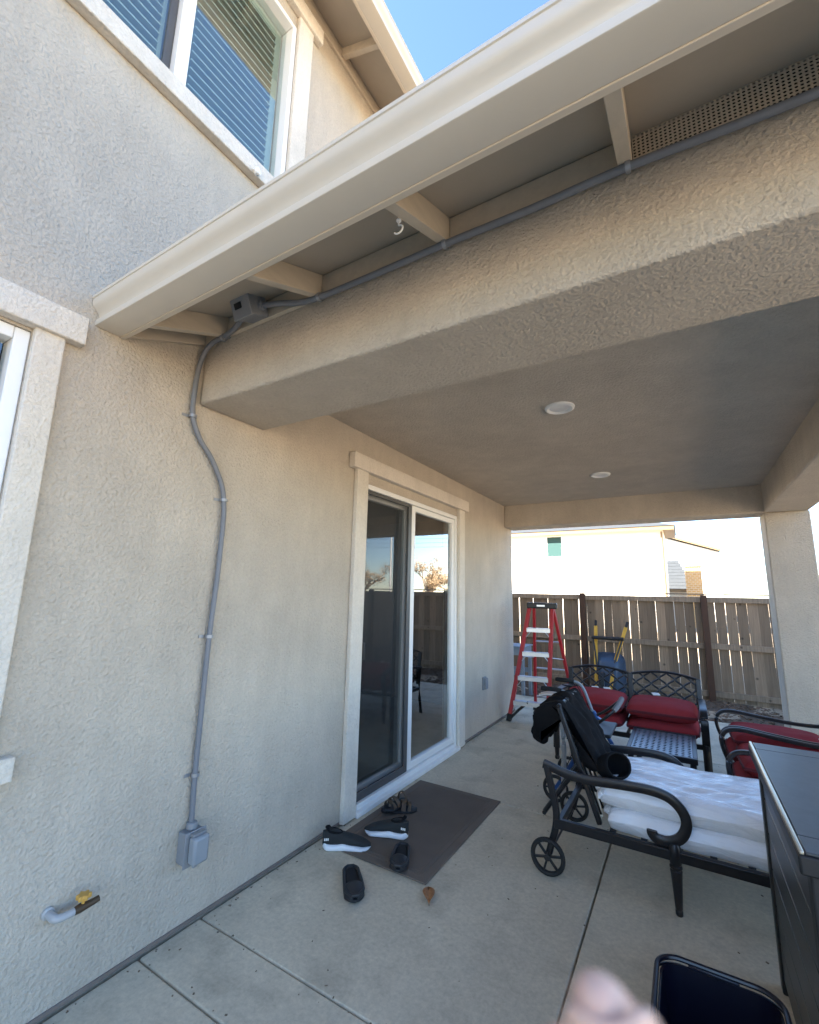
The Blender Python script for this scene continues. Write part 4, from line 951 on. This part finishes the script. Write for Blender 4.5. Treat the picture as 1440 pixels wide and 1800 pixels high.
# --- rollator walker behind the chaise
ro = empty('rollator', (1.3, 4.0, 0), 'blue rollator walker with black hand grips between chaise and loveseat', 'rollator')
for y in (3.75, 4.22):
    s_ = -1 if y < 4 else 1
    w = MB(); w.torus((1.12, y, .095), .082, .013, 'Y', 28, 8, rz=.016); wh = w.build('wheel', 'rubber', ro)
    spk = MB()
    for q in range(6):
        a = math.pi / 3 * q; spk.sweep([(1.12, y, .095), (1.12 + .075 * math.cos(a), y, .095 + .075 * math.sin(a))], flat(.011, .013), up=(0, 1, 0))
    spk.build('spokes', 'blackpl', wh)
    w = MB(); w.torus((1.60, y, .095), .082, .013, 'Y', 28, 8, rz=.016); wh = w.build('wheel', 'rubber', ro)
    MB().lathe([(.0, -.008), (.075, -.006), (.075, .006), (.0, .008)], (1.60, y, .095), 'Y', 18).build('disc', 'blackpl', wh)
    MB().tube([(1.12, y, .095), (1.20, y, .22), (1.31, y, .40), (1.36, y, .47)], .0145, 8).build('rear_leg', 'blue', ro)
    MB().tube([(1.60, y, .12), (1.54, y, .22), (1.40, y, .46), (1.335, y, .58)], .0155, 8).build('front_leg', 'blue', ro)
    MB().tube(bez([(1.345, y, .53), (1.30, y, .66), (1.262, y, .755), (1.215, y, .795), (1.13, y, .800)], 6), .0115, 10).build('handle_tube', 'steelgrey', ro)
    g_ = MB().tube([(1.19, y, .799), (1.15, y, .803), (1.05, y, .803), (1.035, y, .802)], [.017, .019, .018, .014], 10).build('grip', 'rubber', ro)
    MB().tube(bez([(1.22, y, .775), (1.17, y, .758), (1.09, y, .762)], 5), .0055, 6).build('brake_lever', 'blackpl', ro)
    m = MB(); m.obox(Matrix.Translation((1.355, y, .50)) @ Matrix.Rotation(R(25), 4, 'Y'), .032, .024, .042); m.build('bracket', 'blue', ro, .006)
    MB().tube(bez([(1.21, y - .012, .78), (1.27, y - .05, .68), (1.30, y - .02, .50), (1.20, y, .25)], 6), .003, 5).build('brake_cable', 'rubber', ro)
loop = bez([(1.36, 3.75, .55), (1.45, 3.75, .61), (1.53, 3.76, .68), (1.565, 3.80, .715), (1.57, 3.985, .72), (1.565, 4.17, .715), (1.53, 4.21, .68), (1.45, 4.22, .61), (1.36, 4.22, .55)], 6)
MB().tube(loop, .0105, 8).build('backrest_bar', 'bronze', ro); MB().tube(loop[15:34], .019, 10).build('backrest_pad', 'grip', ro)
MB().box(1.25, 1.52, 3.78, 4.19, .50, .525).build('seat', 'blackpl', ro, .008)
MB().tube([(1.36, 3.75, .47), (1.36, 4.22, .47)], .012, 8).build('cross_bar', 'blue', ro)
m = MB(); m.obox(Matrix.Translation((1.20, 4.0, .755)) @ Matrix.Rotation(.3, 4, 'X'), .03, .05, .02); m.build('pouch', 'blue', ro, .008) if False else None
wf = empty('walker_frame', (1.25, 3.62, 0), 'bent aluminium walker frame folded against the blue rollator', 'walker')
for i, y in enumerate((3.60, 3.655)):
    MB().tube(bez([(1.06, y, .775), (1.12, y, .792), (1.20, y, .785), (1.245, y, .74), (1.30, y, .60), (1.38, y, .35), (1.45, y, .02)], 6), .0125, 10).build('leg', 'alu', wf)
    MB().tube(bez([(1.15, y, .775), (1.20, y, .70), (1.22, y, .45), (1.20, y, .02)], 6), .0115, 8).build('leg', 'alu', wf)
MB().tube([(1.27, 3.60, .68), (1.27, 3.655, .68)], .011, 8).build('cross_bar', 'alu', wf); MB().tube([(1.206, 3.60, .25), (1.206, 3.655, .25)], .010, 8).build('cross_bar', 'alu', wf)

# --- cabinet with slate top
cb = empty('storage_cabinet', (2.75, 2.1, 0), 'dark plank sided outdoor cabinet with slate grey top and metal edge', 'cabinet')
CX0, CX1, CY0, CY1 = 2.272, 2.86, 1.60, 2.59
MB().box(CX0 + .022, CX1, CY0 + .03, CY1 - .03, .03, .845).build('carcass', 'cabside', cb, .004)
n = 6; ph_ = (.835 - .05) / n
for i in range(n):
    z = .05 + i * ph_; MB().box(CX0 + .008, CX0 + .0215, CY0 + .055, CY1 - .055, z + .0025, z + ph_ - .0025).build('plank', 'cabside', cb, .003)
    MB().box(CX0 + .015, CX0 + .0218, CY0 + .056, CY1 - .056, z - .0014, z + .0014).build('groove_line', mat('pale_groove', (.33, .31, .28), .5) if i == 0 else bpy.data.materials['pale_groove'], cb, 0) if i else MB().box(CX0 + .015, CX0 + .0215, CY0 + .056, CY1 - .056, .0486, .0514).build('groove_line', mat('pale_groove', (.33, .31, .28), .5), cb, 0)
for y0_, y1_ in ((CY0, CY0 + .054), (CY1 - .054, CY1)): MB().box(CX0, CX0 + .06, y0_, y1_, .0, .846).build('corner_post', 'blackpl', cb, .006)
for y0_, y1_ in ((CY0, CY0 + .054), (CY1 - .054, CY1)): MB().box(CX1 - .06, CX1 + .002, y0_, y1_, .0, .846).build('corner_post', 'blackpl', cb, .006)
MB().box(CX0 - .022, CX1 + .022, CY0 - .022, CY1 + .022, .848, .895).build('top_frame', 'blackpl', cb, .006)
MB().box(CX0 - .006, CX1 + .006, CY0 + .085, CY1 - .085, .8952, .902).build('top_panel', 'cabtop', cb, .002)
for y0_, y1_ in ((CY0 - .016, CY0 + .083), (CY1 - .083, CY1 + .016)): MB().box(CX0 - .006, CX1 + .006, y0_, y1_, .8952, .902).build('top_end_panel', 'cabtop', cb, .002)
MB().box(CX0 - .019, CX0 - .0095, CY0 - .020, CY1 + .020, .8952, .9035).build('metal_edge', 'cabgold', cb, .002)

# --- open tote
to = empty('tote', (2.03, 1.66, 0), 'open black plastic tote with rounded rim next to the cabinet', 'tote')
def rr_loop(x0, x1, y0, y1, r, z, n=8):
    P_ = []
    for cx, cy, a0 in ((x1 - r, y1 - r, 0), (x0 + r, y1 - r, 90), (x0 + r, y0 + r, 180), (x1 - r, y0 + r, 270)):
        for q in range(n + 1): a = R(a0 + 90 * q / n); P_.append(Vector((cx + r * math.cos(a), cy + r * math.sin(a), z)))
    return P_
TX0, TX1, TY0, TY1, TZ = 1.893, 2.215, 1.33, 1.862, .40
L0 = rr_loop(TX0 + .045, TX1 - .045, TY0 + .045, TY1 - .045, .05, .002); L1 = rr_loop(TX0 + .012, TX1 - .012, TY0 + .012, TY1 - .012, .06, TZ - .01); k = len(L0)
L2 = rr_loop(TX0 + .018, TX1 - .018, TY0 + .018, TY1 - .018, .055, TZ - .01); L3 = rr_loop(TX0 + .05, TX1 - .05, TY0 + .05, TY1 - .05, .046, .008)
m = MB(); m.add(L0 + L1 + L2 + L3, [tuple(range(k))[::-1]] + [(a * k + q, a * k + (q + 1) % k, (a + 1) * k + (q + 1) % k, (a + 1) * k + q) for a in range(3) for q in range(k)] + [tuple(range(3 * k, 4 * k))]); m.build('shell', 'tote', to, smooth=50)
MB().tube(rr_loop(TX0 + .004, TX1 - .004, TY0 + .004, TY1 - .004, .065, TZ), .0075, 8, close=True).build('rim', 'tote', to)
MB().tube(rr_loop(TX0 - .002, TX1 + .002, TY0 - .002, TY1 + .002, .068, TZ - .022), .004, 6, close=True).build('rim_lip', 'tote', to)
for x_ in (TX0 - .004, TX1 - .010): MB().box(x_, x_ + .014, 1.54, 1.66, TZ - .05, TZ - .006).build('handle', 'tote', to, .004)
MB().box(1.98, 2.11, TY1 - .012, TY1 + .004, TZ - .05, TZ - .004).build('clip', 'tote', to, .003)

# ------------------------------------------------------------------ houses, chimney and trees beyond the fence
na = empty('house', (-6, 30, -.1), 'pale two storey neighbour house with one small teal window beyond the fence', 'house')
MB().box(-15, 1.40, 26, 29.5, -.1, 5.0).build('wall', 'whitewall', na)
MB().box(-15.5, 1.86, 25.54, 25.58, 4.93, 5.14).build('fascia', 'creamfascia', na, .004); MB().box(1.86, 1.90, 25.54, 29.95, 4.93, 5.14).build('fascia', 'creamfascia', na, .004)
MB().box(-15.5, 1.855, 25.585, 29.95, 5.0, 5.02).build('soffit', 'creamfascia', na)
m = MB(); m.add([(-15.6, 25.5, 5.145), (1.95, 25.5, 5.145), (1.95, 30.0, 5.145), (-15.6, 30.0, 5.145), (-13.4, 27.75, 5.95), (-.3, 27.75, 5.95)], [(0, 1, 5, 4), (1, 2, 5), (2, 3, 4, 5), (3, 0, 4), (3, 2, 1, 0)]); m.build('roof', 'tile', na, smooth=0)
wv = MB().box(-4.47, -3.57, 25.965, 25.999, 3.70, 4.92).build('window', 'vinyl', na, .006); MB().box(-4.41, -3.63, 25.955, 25.964, 3.762, 4.858).build('pane', 'teal', wv); MB().box(-4.52, -3.52, 25.93, 25.999, 3.64, 3.699).build('sill', 'whitewall', wv)
MB().tube([(1.33, 25.93, 4.9), (1.33, 25.93, .0)], .045, 8).build('downspout', 'creamfascia', na)
pl_ = bez([(-1.35, 25.93, 2.05), (-1.2, 25.9, 2.0), (-.95, 25.9, 1.75), (-.8, 25.9, 1.2)], 5); MB().tube(pl_, .02, 6).build('cable', 'steelgrey', na)
nb = empty('house', (1, 46, -.1), 'pale gabled house with sloping cream roof edge farther behind the fence', 'house')
m = MB(); m.prism([(-9, 42, -.1), (4.68, 42, -.1), (4.68, 42, 5.20), (-2.4, 42, 7.65), (-9, 42, 5.35)], (0, 42, 0), (0, 54, 0)); m.build('wall', 'whitewall', nb, smooth=0)
sl_ = (7.75 - 5.22) / 7.15
m = MB(); m.prism([(-2.4, 41.6, 7.95), (4.75, 41.6, 5.42), (4.75, 41.6, 5.24), (-2.4, 41.6, 7.77)], (0, 41.6, 0), (0, 41.68, 0)); m.build('rake_board', 'creamfascia', nb)
m = MB(); m.prism([(-2.4, 41.69, 7.95), (4.78, 41.69, 5.43), (4.78, 41.69, 5.30), (-2.4, 41.69, 7.80), (-9.6, 41.69, 5.30), (-9.6, 41.69, 5.43)], (0, 41.69, 0), (0, 54.4, 0)); m.build('roof', 'tile', nb, smooth=0)
nc = empty('house', (0, 35, -.1), 'low house with grey tiled roof and tan brick chimney between the pale houses', 'house')
MB().box(-4, 2.45, 33.4, 39, -.1, 2.05).build('wall', 'whitewall', nc)
m = MB(); m.add([(-4.5, 32.9, 2.1), (2.75, 32.9, 2.1), (2.75, 39.5, 2.1), (-4.5, 39.5, 2.1), (-1.5, 36.2, 4.15), (1.9, 36.2, 4.15)], [(0, 1, 5, 4), (1, 2, 5), (2, 3, 4, 5), (3, 0, 4), (3, 2, 1, 0)]); rf_ = m.build('roof', 'tile', nc, smooth=0)
for i in range(9):
    t = i / 9; y_, z_ = 32.9 + 3.3 * t, 2.1 + 2.05 * t; xa, xb = -4.5 + 3.0 * t, 2.75 - .85 * t
    m = MB(); mt = Matrix.Translation(((xa + xb) / 2, y_ + .16, z_ + .13)) @ Matrix.Rotation(math.atan2(2.05, 3.3), 4, 'X'); m.obox(mt, (xb - xa) / 2 - .02, .20, .03); m.build('tile_course', 'tile', rf_, smooth=0)
MB().box(-4.5, 2.75, 32.86, 32.895, 1.98, 2.16).build('fascia', 'creamfascia', nc)
bkm = bpy.data.materials.new('tan_brick'); bkm.use_nodes = True
n_ = bkm.node_tree.nodes; l_ = bkm.node_tree.links; bt = n_.new('ShaderNodeTexBrick'); tcb = n_.new('ShaderNodeTexCoord'); mpb = n_.new('ShaderNodeMapping'); mpb.inputs['Rotation'].default_value = (R(90), 0, 0)
l_.new(tcb.outputs['Object'], mpb.inputs[0]); l_.new(mpb.outputs[0], bt.inputs[0])
bt.inputs['Color1'].default_value = (.55, .33, .12, 1); bt.inputs['Color2'].default_value = (.45, .26, .09, 1); bt.inputs['Mortar'].default_value = (.55, .46, .34, 1); bt.inputs['Scale'].default_value = 2.2; bt.inputs['Mortar Size'].default_value = .03
l_.new(bt.outputs[0], n_['Principled BSDF'].inputs['Base Color']); n_['Principled BSDF'].inputs['Roughness'].default_value = .9
chm = MB().box(2.24, 3.08, 31.9, 32.6, -.1, 3.50).build('chimney', bkm, nc); MB().box(2.14, 3.18, 31.8, 32.7, 3.502, 3.62).build('cap', 'whitewall', chm, .01)
# trees
def tree(x, y, h, spread, name, label, leafm, seed, leaf_n, leaf_s, group='trees beyond the fence', trunk=.27):
    rr = random.Random(seed); t = empty(name, (x, y, -.1), label, 'tree', group)
    wood = MB(); leaves = MB(); tips = []
    def limb(p, d, L, r, lev):
        n = 4; pts = [p]; q = p.copy(); dd = d.copy()
        for i in range(n):
            dd = (dd + Vector((rr.gauss(0, .16), rr.gauss(0, .16), rr.gauss(.05, .10)))).normalized(); q = q + dd * L / n; pts.append(q.copy())
        wood.tube(pts, [r * (1 - .45 * i / n) for i in range(n + 1)], 6 if lev < 2 else 4, up=(1, .2, .1))
        if lev >= 2: tips.extend(pts[1:])
        if lev < 4:
            for k in range(3 if lev else 4):
                a = rr.uniform(0, 6.28); s_ = rr.uniform(.45, .95) * spread
                nd = (dd + Vector((math.cos(a) * s_, math.sin(a) * s_, rr.uniform(-.1, .35)))).normalized()
                limb(pts[rr.choice((2, 3, 4))] if lev else pts[-1], nd, L * rr.uniform(.6, .8), r * .52, lev + 1)
    limb(Vector((x, y, -.15)), Vector((0, 0, 1)), h * trunk, h * .028, 0)
    wood.build('trunk', 'bark', t, smooth=60)
    for i in range(leaf_n):
        c = rr.choice(tips) + Vector((rr.gauss(0, .16), rr.gauss(0, .16), rr.gauss(0, .14))) * h * .12
        mt = Matrix.Rotation(rr.uniform(0, 6.28), 3, 'Z') @ Matrix.Rotation(rr.uniform(0, 3.1), 3, 'X'); s_ = leaf_s * rr.uniform(.6, 1.3)
        leaves.add([c + mt @ Vector(v) for v in ((-s_, 0, 0), (0, -s_ * .45, .1 * s_), (s_, 0, 0), (0, s_ * .45, .1 * s_))], [(0, 1, 2, 3)])
    leaves.build('crown', leafm, t, smooth=0)
tree(6.6, 22.5, 3.9, .8, 'leafy_tree', 'green and gold leafy tree beyond the fence past the column', 'green', 4, 3500, .07)
BT = 'bare trees beyond the fence'
for x_, y_, h_, sd, lb in ((13.4, 28.5, 7.4, 21, 'bare brown tree mirrored in the fixed glass beside its white stile'),
                           (11.4, 29.6, 7.0, 33, 'bare brown tree mirrored in the fixed glass beside its outer jamb'),
                           (15.6, 30.5, 7.2, 40, 'bare brown tree standing between the other mirrored ones'),
                           (18.5, 27.5, 7.2, 47, 'bare brown tree mirrored behind the insect screen')):
    tree(x_, y_, h_, 1.7, 'bare_tree', lb, 'drytwig', sd, 3200, .06, BT, trunk=.23)
po = empty('street_light', (16.0, 27.6, -.1), 'tall pale street light pole mirrored in the screened door half', 'street light')
MB().tube([(16, 27.6, -.1), (16, 27.6, 8.5)], [.09, .055], 10).build('pole', 'galv', po); MB().tube(bez([(16, 27.6, 8.4), (15.7, 27.6, 8.7), (14.6, 27.6, 8.8)], 6), .04, 8).build('arm', 'galv', po); MB().box(14.0, 14.7, 27.5, 27.7, 8.72, 8.86).build('lamp_head', 'galv', po, .03)
for i, z_ in enumerate((6.6, 7.1, 7.6)):
    pts = [(-4 + 10 * q / 3, 44 - 3.0 * q, z_ + 1.6 - .9 * math.sin(math.pi * (q % 6) / 6.)) for q in range(13)]
    pts = [(6 + 5 * q, 52 - 1.5 * q, z_ + 1.2 - .8 * math.sin(math.pi * q / 8.)) for q in range(9)]
    tag(MB().tube(pts, .016, 5).build('power_line', 'rubber'), ('lowest', 'middle', 'topmost')[i] + ' of three thin dark overhead power lines strung beyond the bare trees', 'power line', 'overhead power lines')

# ------------------------------------------------------------------ the photographer's fingers
def cl_(x, y, d):            # camera-relative point (right, forward, up in metres)
    return CAM + ROT @ Vector((x, d, y))
hand = empty('hand', cl_(.045, -.15, .07), 'bare hand with raised fingertips close to the lens above the concrete', 'hand')
chains = [
    ([(.0450, -.120, .066), (.0370, -.096, .060), (.0262, -.069, .0535), (.0212, -.0550, .0500), (.0198, -.0520, .0495)], [.0088, .0080, .0066, .0036, .0016]),
    ([(.0300, -.122, .066), (.0235, -.098, .060), (.0205, -.076, .0555), (.0182, -.0640, .0530)], [.0090, .0080, .0066, .0042]),
    ([(.0600, -.126, .070), (.0580, -.106, .062), (.0530, -.092, .056), (.0500, -.086, .053)], [.0086, .0078, .0070, .0052]),
    ([(.0740, -.136, .074), (.0760, -.120, .067), (.0740, -.108, .061), (.0720, -.102, .058)], [.0078, .0070, .0062, .0046]),
    ([(.0180, -.172, .075), (.0050, -.155, .068), (-.0050, -.138, .062), (-.0100, -.128, .058)], [.0110, .0098, .0088, .0062]),
]
bmv = []; bme = []; rad = []
def addv(p, r): bmv.append(cl_(*p) - hand.location); rad.append(r); return len(bmv) - 1
wr = addv((.050, -.215, .085), .026); pm = addv((.047, -.175, .078), .028); pt_ = addv((.048, -.145, .071), .024); fa = addv((.056, -.29, .095), .030); fb = addv((.062, -.38, .105), .036)
bme += [(wr, pm), (pm, pt_), (wr, fa), (fa, fb)]
for i, (pts, rs) in enumerate(chains):
    prev = pm if i == 4 else pt_
    for p, r_ in zip(pts, rs):
        v = addv(p, r_); bme.append((prev, v)); prev = v
me = bpy.data.meshes.new('hand_skin'); me.from_pydata(bmv, bme, []); ho = bpy.data.objects.new('hand_skin', me); COL.objects.link(ho); ho.parent = hand
sk = ho.modifiers.new('skin', 'SKIN'); 
for i, v in enumerate(me.skin_vertices[0].data): v.radius = (rad[i], rad[i]); v.use_root = (i == 0)
sk.use_smooth_shade = True; ss = ho.modifiers.new('sub', 'SUBSURF'); ss.levels = 2; ss.render_levels = 2; me.materials.append(M['skin'])
def nail(a, b, w, nrm):
    a, b = Vector(a), Vector(b); d_ = (b - a).normalized(); s_ = d_.cross(Vector(nrm)).normalized(); u_ = s_.cross(d_)
    vs = []
    for i in range(7):
        t = i / 6
        for q in range(7):
            f_ = q / 6 * 2 - 1; ww = w * (1 - .25 * abs(2 * t - 1) ** 3)
            vs.append(a.lerp(b, t) + s_ * f_ * ww - u_ * (.35 * w * f_ * f_) + u_ * .0003)
    m = MB(); m.add(vs, [(i * 7 + q, i * 7 + q + 1, (i + 1) * 7 + q + 1, (i + 1) * 7 + q) for i in range(6) for q in range(6)]); o_ = m.build('nail', 'nail', hand); o_.modifiers.new('s', 'SOLIDIFY').thickness = .0006
tow = lambda p: (CAM - Vector(p)).normalized()
pa, pb = cl_(.0252, -.0680, .0528), cl_(.0226, -.0575, .0502)
nail(pa + tow(pa) * .0072, pb + tow(pb) * .0058, .0052, tow(pa))
MB().tube([cl_(.059, -.335, .100), cl_(.0625, -.39, .106), cl_(.068, -.47, .115)], [.043, .048, .052], 18, up=(1, 0, 0)).build('sleeve', 'sleeve', hand)
